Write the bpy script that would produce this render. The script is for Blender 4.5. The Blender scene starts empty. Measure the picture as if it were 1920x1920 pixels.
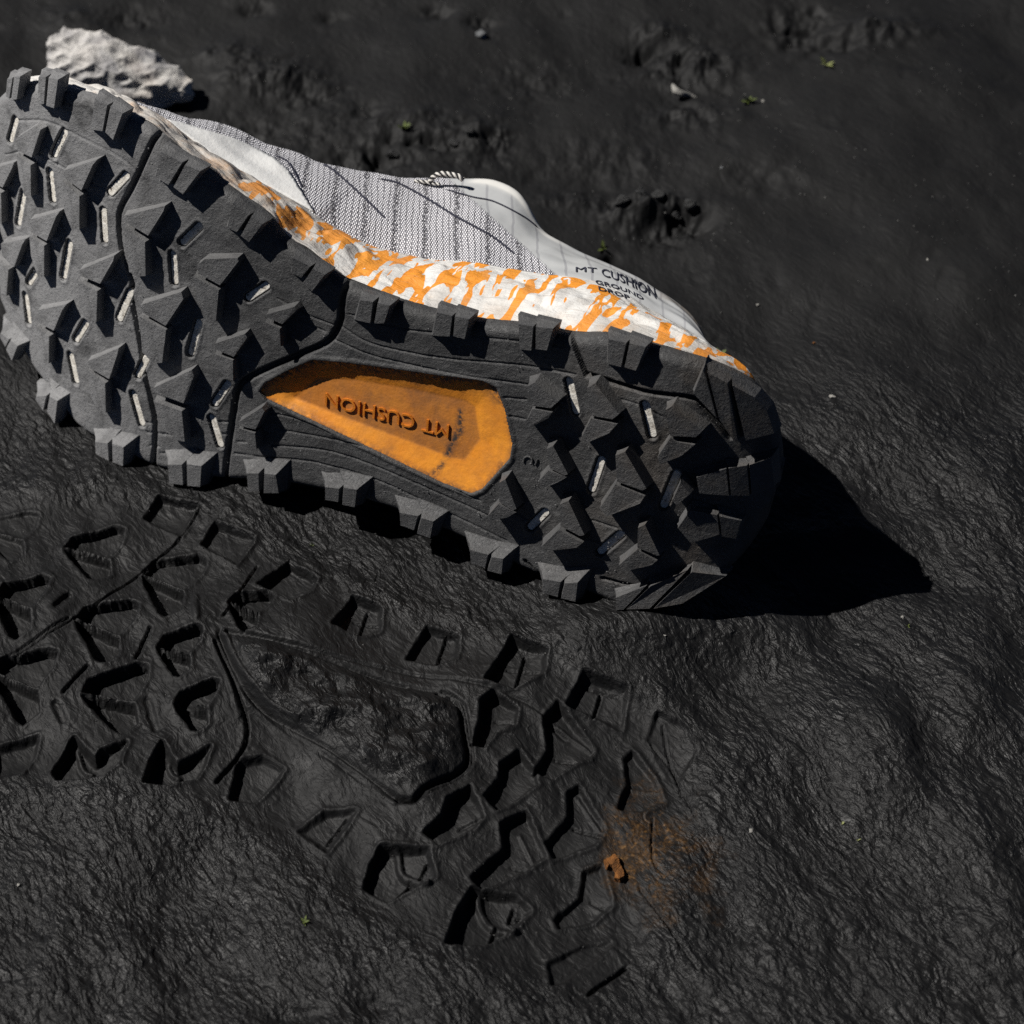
import bpy, bmesh, math, random
import numpy as np
from mathutils import Vector, Matrix
from mathutils.bvhtree import BVHTree
from mathutils import geometry as mgeo

random.seed(4)
SC = bpy.context.scene
COL = SC.collection
R = math.radians

# ------------------------------------------------------------------ camera, world, sun, exposure
PITCH = R(50)
DIST = 0.75
FW = np.array([0, math.cos(PITCH), -math.sin(PITCH)])
UPV = np.array([0, math.sin(PITCH), math.cos(PITCH)])
RT = np.array([1.0, 0, 0])
CAM = -FW * DIST
cam_data = bpy.data.cameras.new('camera')
cam = bpy.data.objects.new('camera', cam_data)
COL.objects.link(cam)
cam.location = CAM
cam.rotation_euler = (math.pi / 2 - PITCH, 0, 0)
cam_data.sensor_width = 36
cam_data.lens = 75
cam_data.clip_start = 0.01
cam_data.clip_end = 60
cam_data.dof.use_dof = True
cam_data.dof.focus_distance = 0.705
cam_data.dof.aperture_fstop = 14
SC.camera = cam
KV = 36 / 75

SUN = Vector((-0.612, 0.108, 0.78)).normalized()        # towards the sun
sun_data = bpy.data.lights.new('sun', 'SUN')
sun_data.energy = 5.0
sun_data.angle = R(0.5)
sun_data.color = (1.0, 0.965, 0.92)
sun = bpy.data.objects.new('sun', sun_data)
COL.objects.link(sun)
sun.rotation_euler = SUN.to_track_quat('Z', 'Y').to_euler()
W = bpy.data.worlds.new('World')
SC.world = W
W.use_nodes = True
wn = W.node_tree.nodes
wl = W.node_tree.links
sky = wn.new('ShaderNodeTexSky')
sky.sky_type = 'NISHITA'
sky.sun_disc = False
sky.altitude = 3000
sky.air_density = 0.2
sky.dust_density = 0.0
sky.sun_elevation = math.asin(SUN.z)
sky.sun_rotation = math.atan2(SUN.x, SUN.y)
wl.new(sky.outputs[0], wn['Background'].inputs[0])
wn['Background'].inputs[1].default_value = 0.05
SC.view_settings.view_transform = 'Standard'
SC.view_settings.look = 'None'
SC.view_settings.exposure = 0.0
SC.view_settings.gamma = 1.0
SC.view_settings.use_curve_mapping = False
SC.render.engine = 'CYCLES'
SC.cycles.use_denoising = False
SC.cycles.max_bounces = 4
SC.cycles.diffuse_bounces = 2
SC.cycles.glossy_bounces = 2
SC.cycles.caustics_reflective = False
SC.cycles.caustics_refractive = False


# ------------------------------------------------------------------ maths helpers
def rays(pts):
    p = np.atleast_2d(np.array(pts, float))
    return FW[None] + RT[None] * ((p[:, 0:1] - 960) / 1920 * KV) + UPV[None] * ((960 - p[:, 1:2]) / 1920 * KV)


def on_ground(pts, z=0.0):
    d = rays(pts)
    t = (z - CAM[2]) / d[:, 2]
    return (CAM[None] + d * t[:, None])[:, :2]


def _hash(ix, iy, seed):
    h = (ix.astype(np.int64) * 374761393 + iy.astype(np.int64) * 668265263 + seed * 974711) & 0x7fffffff
    h = ((h ^ (h >> 13)) * 1274126177) & 0x7fffffff
    return (h ^ (h >> 16)) & 0x7fffffff


def perlin(x, y, seed=0):
    x0 = np.floor(x); y0 = np.floor(y)
    fx = x - x0; fy = y - y0
    ux = fx * fx * fx * (fx * (fx * 6 - 15) + 10)
    uy = fy * fy * fy * (fy * (fy * 6 - 15) + 10)

    def g(dx, dy):
        a = _hash(x0 + dx, y0 + dy, seed) * (2 * math.pi / 0x7fffffff)
        return np.cos(a) * (fx - dx) + np.sin(a) * (fy - dy)
    a = g(0, 0) * (1 - ux) + g(1, 0) * ux
    b = g(0, 1) * (1 - ux) + g(1, 1) * ux
    return (a * (1 - uy) + b * uy) * 1.5


def fbm(x, y, octs=4, seed=0, gain=0.5):
    s = 0; a = 1.0
    for k in range(octs):
        s = s + a * perlin(x * 2 ** k, y * 2 ** k, seed + 17 * k)
        a *= gain
    return s


def smooth(a, b, x):
    t = np.clip((x - a) / (b - a), 0, 1)
    return t * t * (3 - 2 * t)


def poly_sdf(px, py, poly):
    """signed distance, negative inside"""
    P = np.array(poly, float)
    n = len(P)
    d = np.full(px.shape, 1e9)
    inside = np.zeros(px.shape, bool)
    for i in range(n):
        a = P[i]; b = P[(i + 1) % n]
        e = b - a
        wx = px - a[0]; wy = py - a[1]
        t = np.clip((wx * e[0] + wy * e[1]) / (e @ e + 1e-18), 0, 1)
        dx = wx - e[0] * t; dy = wy - e[1] * t
        d = np.minimum(d, dx * dx + dy * dy)
        c = ((a[1] > py) != (b[1] > py))
        with np.errstate(divide='ignore', invalid='ignore'):
            xx = a[0] + (py - a[1]) / (b[1] - a[1] + 1e-18) * e[0]
        inside ^= (c & (px < xx))
    d = np.sqrt(d)
    return np.where(inside, -d, d)


def line_dist(px, py, line):
    P = np.array(line, float)
    d = np.full(px.shape, 1e9)
    for a, b in zip(P[:-1], P[1:]):
        e = b - a
        wx = px - a[0]; wy = py - a[1]
        t = np.clip((wx * e[0] + wy * e[1]) / (e @ e + 1e-18), 0, 1)
        d = np.minimum(d, (wx - e[0] * t) ** 2 + (wy - e[1] * t) ** 2)
    return np.sqrt(d)


def catmull(pts, n=8):
    P = np.array(pts, float)
    P = np.vstack([2 * P[0] - P[1], P, 2 * P[-1] - P[-2]])
    out = []
    for i in range(1, len(P) - 2):
        for k in range(n):
            t = k / n
            out.append(0.5 * (2 * P[i] + (P[i + 1] - P[i - 1]) * t + (2 * P[i - 1] - 5 * P[i] + 4 * P[i + 1] - P[i + 2]) * t * t
                              + (3 * P[i] - P[i - 1] - 3 * P[i + 1] + P[i + 2]) * t ** 3))
    out.append(P[-2])
    return np.array(out)


# ------------------------------------------------------------------ object helpers
def link(name, me, mat=None, parent=None):
    o = bpy.data.objects.new(name, me)
    COL.objects.link(o)
    if mat is not None:
        me.materials.clear()
        me.materials.append(mat)
    if parent is not None:
        o.parent = parent
    return o


def tag(o, label=None, cat=None, group=None, kind=None):
    if label: o['label'] = label
    if cat: o['category'] = cat
    if group: o['group'] = group
    if kind: o['kind'] = kind
    return o


def fast_mesh(name, V, F, smooth_shade=True):
    me = bpy.data.meshes.new(name)
    V = np.ascontiguousarray(V, dtype=np.float32)
    F = np.ascontiguousarray(F, dtype=np.int32)
    k = F.shape[1]
    me.vertices.add(len(V)); me.vertices.foreach_set('co', V.ravel())
    me.loops.add(F.size); me.loops.foreach_set('vertex_index', F.ravel())
    me.polygons.add(len(F))
    me.polygons.foreach_set('loop_start', np.arange(0, F.size, k, dtype=np.int32))
    me.polygons.foreach_set('use_smooth', np.full(len(F), smooth_shade, dtype=bool))
    me.update(calc_edges=True)
    return me


def grid_faces(ny, nx):
    i = np.arange(ny * nx).reshape(ny, nx)
    return np.stack([i[:-1, :-1], i[:-1, 1:], i[1:, 1:], i[1:, :-1]], -1).reshape(-1, 4)


def set_uv(me, uv_vert, name='uv'):
    lay = me.uv_layers.new(name=name)
    idx = np.zeros(len(me.loops), np.int32)
    me.loops.foreach_get('vertex_index', idx)
    lay.data.foreach_set('uv', np.ascontiguousarray(uv_vert[idx], dtype=np.float32).ravel())


def set_attr(me, name, vals):
    a = me.attributes.new(name, 'FLOAT', 'POINT')
    a.data.foreach_set('value', np.ascontiguousarray(vals, dtype=np.float32))


def tube(pts, rad, sides=8):
    P = np.array(pts, float); n = len(P)
    T = np.gradient(P, axis=0)
    T /= np.linalg.norm(T, axis=1)[:, None] + 1e-12
    ref = np.array([0.3, 0.2, 1.0])
    A = np.cross(T, ref); A /= np.linalg.norm(A, axis=1)[:, None]
    B = np.cross(T, A)
    rad = np.broadcast_to(rad, (n,))
    th = np.linspace(0, 2 * math.pi, sides + 1)
    V = P[:, None] + rad[:, None, None] * (np.cos(th)[None, :, None] * A[:, None] + np.sin(th)[None, :, None] * B[:, None])
    return V.reshape(-1, 3), grid_faces(n, sides + 1)


# ------------------------------------------------------------------ material helpers
class NT:
    def __init__(s, name):
        s.m = bpy.data.materials.new(name)
        s.m.use_nodes = True
        s.n = s.m.node_tree.nodes; s.l = s.m.node_tree.links
        s.b = s.n['Principled BSDF']

    def node(s, t, **kw):
        nd = s.n.new(t)
        for k, v in kw.items():
            if k.startswith('i_'):
                key = k[2:]
                key = int(key) if key.isdigit() else key.replace('_', ' ')
                s.put(nd.inputs[key], v)
            else:
                setattr(nd, k, v)
        return nd

    def put(s, inp, v):
        if isinstance(v, bpy.types.NodeSocket):
            s.l.new(v, inp)
        elif isinstance(v, bpy.types.Node):
            s.l.new(v.outputs[0], inp)
        else:
            inp.default_value = v

    def coord(s, kind='Object', scale=(1, 1, 1), rot=(0, 0, 0), loc=(0, 0, 0)):
        c = s.node('ShaderNodeTexCoord')
        m = s.node('ShaderNodeMapping')
        s.l.new(c.outputs[kind], m.inputs[0])
        m.inputs['Scale'].default_value = scale
        m.inputs['Rotation'].default_value = rot
        m.inputs['Location'].default_value = loc
        return m.outputs[0]

    def coord2(s, kind='Object', scale=(1, 1, 1), ang=0.0):
        a = s.coord(kind, rot=(0, 0, ang))
        m = s.node('ShaderNodeMapping')
        s.l.new(a, m.inputs[0])
        m.inputs['Scale'].default_value = scale
        return m.outputs[0]

    def noise(s, vec, scale, detail=4, rough=0.55, dist=0.0):
        return s.node('ShaderNodeTexNoise', i_Vector=vec, i_Scale=scale, i_Detail=detail, i_Roughness=rough, i_Distortion=dist).outputs[0]

    def ramp(s, fac, stops, interp='LINEAR'):
        r = s.node('ShaderNodeValToRGB', i_0=fac)
        r.color_ramp.interpolation = interp
        els = r.color_ramp.elements
        while len(els) < len(stops): els.new(0.5)
        for e, (p, c) in zip(els, stops):
            e.position = p
            e.color = c if len(c) == 4 else (*c, 1)
        return r.outputs[0]

    def val(s, fac, a, b, lo=0.0, hi=1.0):
        m = s.node('ShaderNodeMapRange', i_0=fac, i_1=a, i_2=b, i_3=lo, i_4=hi)
        return m.outputs[0]

    def mix(s, fac, a, b, mode='MIX'):
        m = s.node('ShaderNodeMix', data_type='RGBA', blend_type=mode)
        s.put(m.inputs[0], fac)
        s.put(m.inputs[6], (*a, 1) if isinstance(a, tuple) and len(a) == 3 else a)
        s.put(m.inputs[7], (*b, 1) if isinstance(b, tuple) and len(b) == 3 else b)
        return m.outputs[2]

    def math(s, op, a, b=0.0, c=0.0):
        m = s.node('ShaderNodeMath', operation=op)
        s.put(m.inputs[0], a); s.put(m.inputs[1], b); s.put(m.inputs[2], c)
        return m.outputs[0]

    def bump(s, h, dist, strength=1.0, nrm=None):
        b = s.node('ShaderNodeBump', i_Height=h, i_Distance=dist, i_Strength=strength)
        if nrm is not None: s.l.new(nrm, b.inputs['Normal'])
        return b.outputs[0]

    def attr(s, name):
        return s.node('ShaderNodeAttribute', attribute_name=name).outputs['Fac']

    def out(s, color=None, rough=None, nrm=None, spec=None, **kw):
        if color is not None: s.put(s.b.inputs['Base Color'], (*color, 1) if isinstance(color, tuple) and len(color) == 3 else color)
        if rough is not None: s.put(s.b.inputs['Roughness'], rough)
        if spec is not None: s.put(s.b.inputs['Specular IOR Level'], spec)
        if nrm is not None: s.l.new(nrm, s.b.inputs['Normal'])
        for k, v in kw.items(): s.put(s.b.inputs[k.replace('_', ' ')], v)
        return s.m


# ------------------------------------------------------------------ materials
def mat_mud():
    t = NT('dark_mud')
    P = t.coord(scale=(1, 1, 1))
    warp = t.noise(t.coord(scale=(60, 60, 60)), 1.0, 3)
    streak = t.coord2(scale=(215, 430, 300), ang=R(60))
    dv = t.node('ShaderNodeVectorMath', operation='MULTIPLY_ADD')
    cmb = t.node('ShaderNodeCombineXYZ', i_0=warp, i_1=warp, i_2=0.0)
    t.l.new(cmb.outputs[0], dv.inputs[0]); dv.inputs[1].default_value = (3, 4, 0); t.l.new(streak, dv.inputs[2])
    a = t.noise(dv.outputs[0], 1.0, 4, 0.52, 0.4)
    b = t.noise(t.coord2(scale=(90, 210, 150), ang=R(52)), 1.0, 4, 0.52, 1.2)
    ridg = t.math('ABSOLUTE', t.math('SUBTRACT', b, 0.5))
    fine = t.noise(P, 2600, 3, 0.7)
    vor = t.node('ShaderNodeTexVoronoi', feature='SMOOTH_F1', i_Vector=dv.outputs[0], i_Scale=1.15).outputs[0]
    h = t.math('ADD', t.math('MULTIPLY', a, 1.0), t.math('MULTIPLY', ridg, -1.3))
    h = t.math('ADD', h, t.math('MULTIPLY', vor, -0.45))
    h = t.math('ADD', h, t.math('MULTIPLY', fine, 0.03))
    tex = t.attr('rough_mask')
    h = t.math('MULTIPLY', h, tex)
    n = t.bump(h, 0.00125, 1.0)
    big = t.noise(P, 14, 4)
    c0 = t.ramp(big, [(0.3, (0.0052, 0.0052, 0.0055)), (0.7, (0.0088, 0.0088, 0.0091))])
    c0 = t.mix(t.val(a, 0.42, 0.62, 0.0, 0.75), (0.009, 0.009, 0.009), c0) if False else c0
    mott = t.val(t.noise(dv.outputs[0], 0.8, 4, 0.7), 0.38, 0.66, 0.0, 1.0)
    c0 = t.mix(t.math('MULTIPLY', mott, 0.18), c0, (0.019, 0.0188, 0.0187))
    c1 = t.mix(t.val(fine, 0.45, 0.75, 0.0, 0.3), c0, (0.017, 0.017, 0.017))
    dust = t.val(t.noise(P, 13, 4, 0.5), 0.45, 0.75, 0.0, 0.75)
    dm = t.math('MULTIPLY', dust, t.attr('dust'))
    c1 = t.mix(dm, c1, (0.0145, 0.0144, 0.0142))
    rust = t.math('MULTIPLY', t.attr('rust'), t.val(t.noise(P, 140, 8, 0.82), 0.42, 0.52))
    c2 = t.mix(rust, c1, t.ramp(t.noise(P, 900, 3), [(0.36, (0.016, 0.011, 0.007)), (0.56, (0.046, 0.024, 0.009)), (0.74, (0.15, 0.078, 0.024))]))
    speck = t.val(t.noise(P, 1500, 2), 0.74, 0.80)
    c3 = t.mix(t.math('MULTIPLY', speck, 0.5), c2, (0.16, 0.155, 0.14))
    ro = t.math('ADD', t.math('ADD', t.val(t.noise(P, 90, 3), 0.3, 0.7, 0.38, 0.54), t.math('MULTIPLY', t.attr('pressed'), 0.12)), t.math('MULTIPLY', t.attr('dust'), 0.22))
    return t.out(c3, ro, n, 0.20)


def mat_rubber(name='black_rubber', lo=0.030, hi=0.074, dusty=1.0):
    t = NT(name)
    P = t.coord()
    n1 = t.noise(P, 45, 6, 0.65, 0.8)
    n2 = t.noise(P, 380, 5, 0.7, 0.5)
    fine = t.noise(P, 3000, 2, 0.6)
    c = t.ramp(n1, [(0.3, (lo, lo, lo * 1.02)), (0.72, (hi, hi, hi * 1.0))])
    sep = t.node('ShaderNodeSeparateXYZ')
    g = t.node('ShaderNodeNewGeometry')
    t.l.new(g.outputs['Position'], sep.inputs[0])
    toe = t.val(sep.outputs[0], -0.08, -0.165, 0.0, 0.9 * dusty)
    c = t.mix(t.math('MULTIPLY', toe, t.val(n1, 0.25, 0.5)), c, (0.27, 0.27, 0.272))
    heel = t.val(sep.outputs[0], 0.0, 0.06, 0.0, 0.75 * dusty)
    c = t.mix(t.math('MULTIPLY', heel, t.val(t.noise(P, 70, 4), 0.42, 0.64)), c, (0.085, 0.072, 0.060))
    c = t.mix(t.val(n2, 0.56, 0.72, 0.0, 0.30), c, (0.15, 0.148, 0.143))
    c = t.mix(t.val(t.noise(P, 900, 2), 0.70, 0.78, 0.0, 0.35), c, (0.20, 0.20, 0.19))
    crack = t.node('ShaderNodeTexVoronoi', feature='DISTANCE_TO_EDGE', i_Vector=t.coord(scale=(1, 1.3, 1)), i_Scale=170.0)
    ck = t.math('MULTIPLY', t.val(crack.outputs[0], 0.0, 0.05, 1.0, 0.0), t.val(t.noise(P, 60, 2), 0.50, 0.62))
    crm = t.val(t.noise(P, 1100, 4, 0.65), 0.50, 0.72)
    h = t.math('ADD', t.math('MULTIPLY', n2, 0.8), t.math('MULTIPLY', fine, 0.25))
    h = t.math('ADD', h, t.math('MULTIPLY', crm, 0.22))
    h = t.math('ADD', h, t.math('MULTIPLY', ck, 0.06))
    n = t.bump(h, 0.00075, 0.85)
    return t.out(c, t.val(n2, 0.3, 0.7, 0.40, 0.70), n, 0.42)


def mat_plain(name, col, rough=0.6, var=0.15, scale=120, bump=0.0003, spec=0.4, **kw):
    t = NT(name)
    P = t.coord()
    n = t.noise(P, scale, 5, 0.6)
    d = tuple(c * (1 - var) for c in col)
    u = tuple(min(1, c * (1 + var)) for c in col)
    c = t.ramp(n, [(0.3, d), (0.7, u)])
    nb = t.bump(t.noise(P, scale * 8, 4, 0.65), bump, 0.8)
    return t.out(c, rough, nb, spec, **kw)


def mat_inlay():
    t = NT('cream_foam')
    P = t.coord('Object')
    n = t.noise(P, 500, 5, 0.7)
    c = t.ramp(n, [(0.32, (0.16, 0.13, 0.11)), (0.42, (0.68, 0.64, 0.56)), (0.65, (0.88, 0.85, 0.78))])
    return t.out(c, 0.75, t.bump(n, 0.0005), 0.3)


def mat_window():
    t = NT('orange_foam')
    P = t.coord()
    n = t.noise(P, 90, 6, 0.65)
    base = t.ramp(n, [(0.3, (0.72, 0.24, 0.022)), (0.65, (0.90, 0.34, 0.035))])
    dirt = t.val(t.noise(P, 120, 7, 0.7), 0.42, 0.66, 0.0, 0.8)
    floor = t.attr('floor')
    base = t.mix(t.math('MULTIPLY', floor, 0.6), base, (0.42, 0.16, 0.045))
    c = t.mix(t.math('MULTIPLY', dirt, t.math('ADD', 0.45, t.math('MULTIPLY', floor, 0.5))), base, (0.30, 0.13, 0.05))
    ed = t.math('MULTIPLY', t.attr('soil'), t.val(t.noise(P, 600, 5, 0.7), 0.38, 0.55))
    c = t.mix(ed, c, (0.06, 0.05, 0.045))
    sp = t.val(t.noise(P, 1400, 3), 0.70, 0.76, 0.0, 0.6)
    c = t.mix(sp, c, (0.10, 0.06, 0.04))
    nb = t.bump(t.noise(P, 500, 5, 0.65), 0.0003, 0.6)
    return t.out(c, 0.42, nb, 0.5)


def mat_midsole():
    t = NT('painted_white_foam')
    U = t.coord('UV')
    uvs = t.coord('UV', scale=(1 / 6.5, 1 / 20.0, 1), rot=(0, 0, R(4)))
    P = t.coord()
    n = t.noise(uvs, 1.0, 1.6, 0.5, 1.1)
    nb = t.noise(t.coord('UV', scale=(1 / 3.6, 1 / 18.0, 1), rot=(0, 0, R(3)), loc=(3, 1, 0)), 1.0, 1.5, 0.5, 0.8)
    n = t.math('ADD', t.math('MULTIPLY', n, 0.62), t.math('MULTIPLY', nb, 0.38))
    thr = t.attr('orange_threshold')
    m = t.val(t.math('SUBTRACT', n, thr), -0.003, 0.003)
    white = t.ramp(t.noise(P, 55, 5, 0.6), [(0.3, (0.58, 0.56, 0.52)), (0.6, (0.80, 0.79, 0.76))])
    white = t.mix(t.attr('grime'), white, t.ramp(t.noise(P, 70, 5, 0.65), [(0.36, (0.30, 0.27, 0.25)), (0.52, (0.50, 0.46, 0.41)), (0.66, (0.52, 0.30, 0.14))]))
    orange = t.ramp(t.noise(P, 40, 4), [(0.3, (0.78, 0.27, 0.025)), (0.7, (0.90, 0.36, 0.045))])
    orange = t.mix(t.math('MULTIPLY', t.attr('grime'), 0.75), orange, (0.52, 0.27, 0.12))
    c = t.mix(m, white, orange)
    scr = t.val(t.noise(t.coord('UV', scale=(1 / 14, 1 / 1.2, 1), rot=(0, 0, R(10))), 1.0, 5, 0.7), 0.60, 0.72, 0, 0.55)
    c = t.mix(scr, c, (0.30, 0.25, 0.20))
    c = t.mix(t.val(t.noise(P, 1500, 2), 0.70, 0.76, 0, 0.7), c, (0.16, 0.12, 0.09))
    wr = t.noise(t.coord('UV', scale=(1 / 9, 1 / 2.4, 1), rot=(0, 0, R(18))), 1.0, 4, 0.6, 1.2)
    nbp = t.bump(wr, 0.0012, 0.7, t.bump(t.noise(P, 900, 3), 0.0002))
    return t.out(c, 0.6, nbp, 0.35)


def mat_upper():
    t = NT('knit_and_film')
    tc = t.node('ShaderNodeTexCoord')
    sep = t.node('ShaderNodeSeparateXYZ'); t.l.new(tc.outputs['UV'], sep.inputs[0])
    u = sep.outputs[0]; v = sep.outputs[1]         # millimetres
    wob = t.math('MULTIPLY', t.math('SUBTRACT', t.noise(t.coord('UV', scale=(0.08, 0.08, 1)), 1.0, 2), 0.5), 2.0)
    uu = t.math('ADD', t.math('ADD', u, wob), t.math('MULTIPLY', v, 0.42))

    def fr(x, period):
        return t.math('FRACT', t.math('DIVIDE', x, period))
    line = t.math('LESS_THAN', fr(uu, 2.25), 0.14)
    band = t.math('LESS_THAN', fr(t.math('ADD', uu, 3.0), 11.25), 0.20)
    # stitches: offset rows of small loops
    row = fr(v, 1.0)
    colr = fr(t.math('ADD', uu, t.math('MULTIPLY', t.math('FLOOR', t.math('DIVIDE', v, 1.0)), 0.45)), 0.92)
    st = t.math('MULTIPLY', t.math('SINE', t.math('MULTIPLY', row, math.pi)), t.math('SINE', t.math('MULTIPLY', colr, math.pi)))
    dash = t.math('GREATER_THAN', t.noise(t.coord('UV', scale=(0.9, 1.4, 1)), 1.0, 1), 0.46)
    spk = t.math('GREATER_THAN', t.noise(t.coord('UV', scale=(1.3, 1.1, 1)), 1.0, 1, 0.6), 0.49)
    dark = t.math('MAXIMUM', t.math('MULTIPLY', line, t.math('ADD', 0.30, t.math('MULTIPLY', dash, 0.65))), t.math('MULTIPLY', band, t.math('MULTIPLY', spk, 0.85)))
    knit = t.mix(t.val(st, 0.08, 0.55), (0.26, 0.26, 0.31), (1.0, 0.99, 1.0))
    knit = t.mix(dark, knit, (0.035, 0.033, 0.042))
    P = t.coord()
    film = t.ramp(t.noise(P, 40, 5), [(0.3, (0.42, 0.43, 0.435)), (0.65, (0.52, 0.53, 0.525))])  # film grey set darker to carry the shade of the heel facing away
    fl = t.math('LESS_THAN', fr(uu, 9.0), 0.10)
    film = t.mix(t.math('MULTIPLY', fl, 0.5), film, (0.24, 0.24, 0.26))
    film = t.mix(t.math('MULTIPLY', t.attr('heel_grime_shade'), t.val(t.noise(P, 110, 6, 0.65), 0.36, 0.62)), film, (0.20, 0.165, 0.13))  # brown grime, plus painted shade where the heel turns from the light
    fm = t.math('ADD', t.attr('film'), t.math('MULTIPLY', t.math('SUBTRACT', t.noise(t.coord('UV', scale=(1.3, 1.3, 1)), 1.0, 1), 0.5), 0.5))
    fmask = t.val(fm, 0.40, 0.60)
    c = t.mix(fmask, knit, film)
    c = t.mix(t.math('MULTIPLY', t.attr('collar'), 1.0), c, (0.76, 0.75, 0.71))
    h = t.math('MULTIPLY', st, t.math('SUBTRACT', 1.0, fmask))
    nb = t.bump(h, 0.0006, 0.9, t.bump(t.noise(P, 60, 3), 0.0008, 0.5))
    return t.out(c, t.val(fmask, 0, 1, 0.8, 0.45), nb, 0.3)


def mat_stone():
    t = NT('grey_stone')
    P = t.coord()
    n = t.noise(P, 55, 6, 0.62, 0.7)
    c = t.ramp(n, [(0.30, (0.06, 0.06, 0.07)), (0.40, (0.29, 0.285, 0.29)), (0.50, (0.50, 0.485, 0.46)), (0.66, (0.74, 0.71, 0.66))])
    warm = t.val(t.noise(P, 30, 3), 0.48, 0.62, 0, 0.5)
    c = t.mix(warm, c, (0.50, 0.42, 0.36))
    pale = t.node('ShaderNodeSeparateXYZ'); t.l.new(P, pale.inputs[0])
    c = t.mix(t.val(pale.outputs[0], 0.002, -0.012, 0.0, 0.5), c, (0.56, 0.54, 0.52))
    nb = t.bump(t.noise(P, 170, 6, 0.7), 0.0017, 1.0)
    return t.out(c, 0.85, nb, 0.25)


MUD = mat_mud()
RUB = mat_rubber()
LUGM = mat_rubber('lug_rubber', 0.046, 0.082)
WORN = mat_rubber('worn_rubber_edge', 0.10, 0.20)
SIDE = mat_rubber('dusty_rubber_side', 0.055, 0.115)
INLAY = mat_inlay()
WIND = mat_window()
LETTER = mat_plain('dark_orange_foam', (0.55, 0.17, 0.015), 0.5, 0.2, 300)
MIDM = mat_midsole()
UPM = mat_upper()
WHITE = mat_plain('white_overlay', (0.84, 0.84, 0.82), 0.42, 0.05, 60, 0.0003)
INK = mat_plain('navy_ink', (0.012, 0.013, 0.03), 0.5, 0.1, 400)
INKW = mat_plain('worn_navy_print', (0.04, 0.042, 0.06), 0.55, 0.5, 700)
STONE = mat_stone()
CORDW = mat_plain('white_cord', (0.75, 0.73, 0.68), 0.8, 0.1, 400)
CORDB = mat_plain('black_cord', (0.02, 0.02, 0.022), 0.8, 0.1, 400)
LEAF = mat_plain('sprout_green', (0.085, 0.11, 0.025), 0.55, 0.3, 500)
RUST = mat_plain('rusty_flake', (0.22, 0.085, 0.018), 0.8, 0.5, 500, 0.0012)
BONE = mat_plain('pale_chip', (0.30, 0.29, 0.265), 0.7, 0.25, 400)
PEB = mat_plain('grey_pebble', (0.13, 0.135, 0.14), 0.75, 0.3, 300)
CLOD = mat_plain('dark_clod', (0.026, 0.026, 0.026), 0.75, 0.3, 300, 0.0008)
GRIT = mat_plain('grit', (0.045, 0.044, 0.042), 0.6, 0.5, 60)
LINING = mat_plain('grey_lining', (0.25, 0.25, 0.26), 0.9, 0.1, 200)

# ------------------------------------------------------------------ shoe frame
ELEV = R(20)
LIFT = 0.0035
pa = on_ground([(100, 790)], LIFT)[0]
pb = on_ground([(1170, 1148)], LIFT)[0]
Ld = np.array([*(pb - pa), 0.0]); Ld /= np.linalg.norm(Ld)
nh = np.array([Ld[1], -Ld[0], 0.0])
if nh[1] > 0: nh = -nh
Nn = nh * math.cos(ELEV) + np.array([0, 0, math.sin(ELEV)])
Mm = np.cross(Nn, Ld)
if Mm[2] < 0: Mm = -Mm
O3 = np.array([pa[0], pa[1], LIFT])
RM = np.stack([Ld, Mm, Nn], 1)             # local -> world columns
SHOE_M = Matrix(((*RM[0], O3[0]), (*RM[1], O3[1]), (*RM[2], O3[2]), (0, 0, 0, 1)))
CAML = RM.T @ (CAM - O3)


def to_local_dir(d):
    return d @ RM


UT, KT = 0.055, 2.6      # toe spring start and curvature
UH, KH = 0.213, 8.5      # heel bevel


def fsurf(u):
    u = np.asarray(u, float)
    a = np.clip(UT - u, 0, None); b = np.clip(u - UH, 0, None)
    return -KT * a * a - KH * b * b


def unproj(pts, off=0.0):
    """photo point -> (u, v) on the sole surface raised by off"""
    d = to_local_dir(rays(pts))
    off = np.broadcast_to(np.asarray(off, float), (len(d),))
    w = off.copy()
    for _ in range(30):
        t = (w - CAML[2]) / d[:, 2]
        u = CAML[0] + d[:, 0] * t
        w = 0.5 * w + 0.5 * (fsurf(u) + off)
    t = (w - CAML[2]) / d[:, 2]
    return np.stack([CAML[0] + d[:, 0] * t, CAML[1] + d[:, 1] * t], 1)


shoe = bpy.data.objects.new('running_shoe', None)
COL.objects.link(shoe)
shoe.matrix_world = SHOE_M
shoe.empty_display_size = 0.02
tag(shoe, 'white and orange trail running shoe lying on its side, black lugged sole facing the viewer', 'shoe')

# ---------------------------------------------------- outsole outline
OUT_TOP = [(-48, 385), (-46, 300), (-30, 225), (-5, 183), (30, 164), (75, 160), (140, 177), (175, 188), (262, 235), (292, 256), (345, 300), (382, 322),
           (420, 357), (490, 405), (527, 450), (572, 480), (635, 527), (650, 535), (720, 562), (760, 575), (815, 590), (900, 607),
           (970, 614), (1067, 631), (1142, 634), (1217, 653), (1279, 671), (1340, 690), (1402, 721), (1433, 757), (1452, 798), (1460, 845), (1462, 870)]
OUT_BOT = [(-48, 385), (-44, 430), (-30, 490), (-8, 550), (12, 600), (55, 685), (100, 745), (140, 797), (175, 822), (235, 852), (282, 877), (345, 893), (420, 901), (500, 905), (600, 921),
           (700, 947), (780, 975), (855, 1008), (930, 1045), (990, 1073), (1050, 1097), (1120, 1124), (1165, 1140), (1230, 1138), (1300, 1112), (1362, 1072), (1405, 1025), (1440, 965), (1458, 910), (1462, 870)]
ot = unproj(OUT_TOP); ob = unproj(OUT_BOT)


def mono(P):
    P = P[np.argsort(P[:, 0])]
    return P


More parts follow.
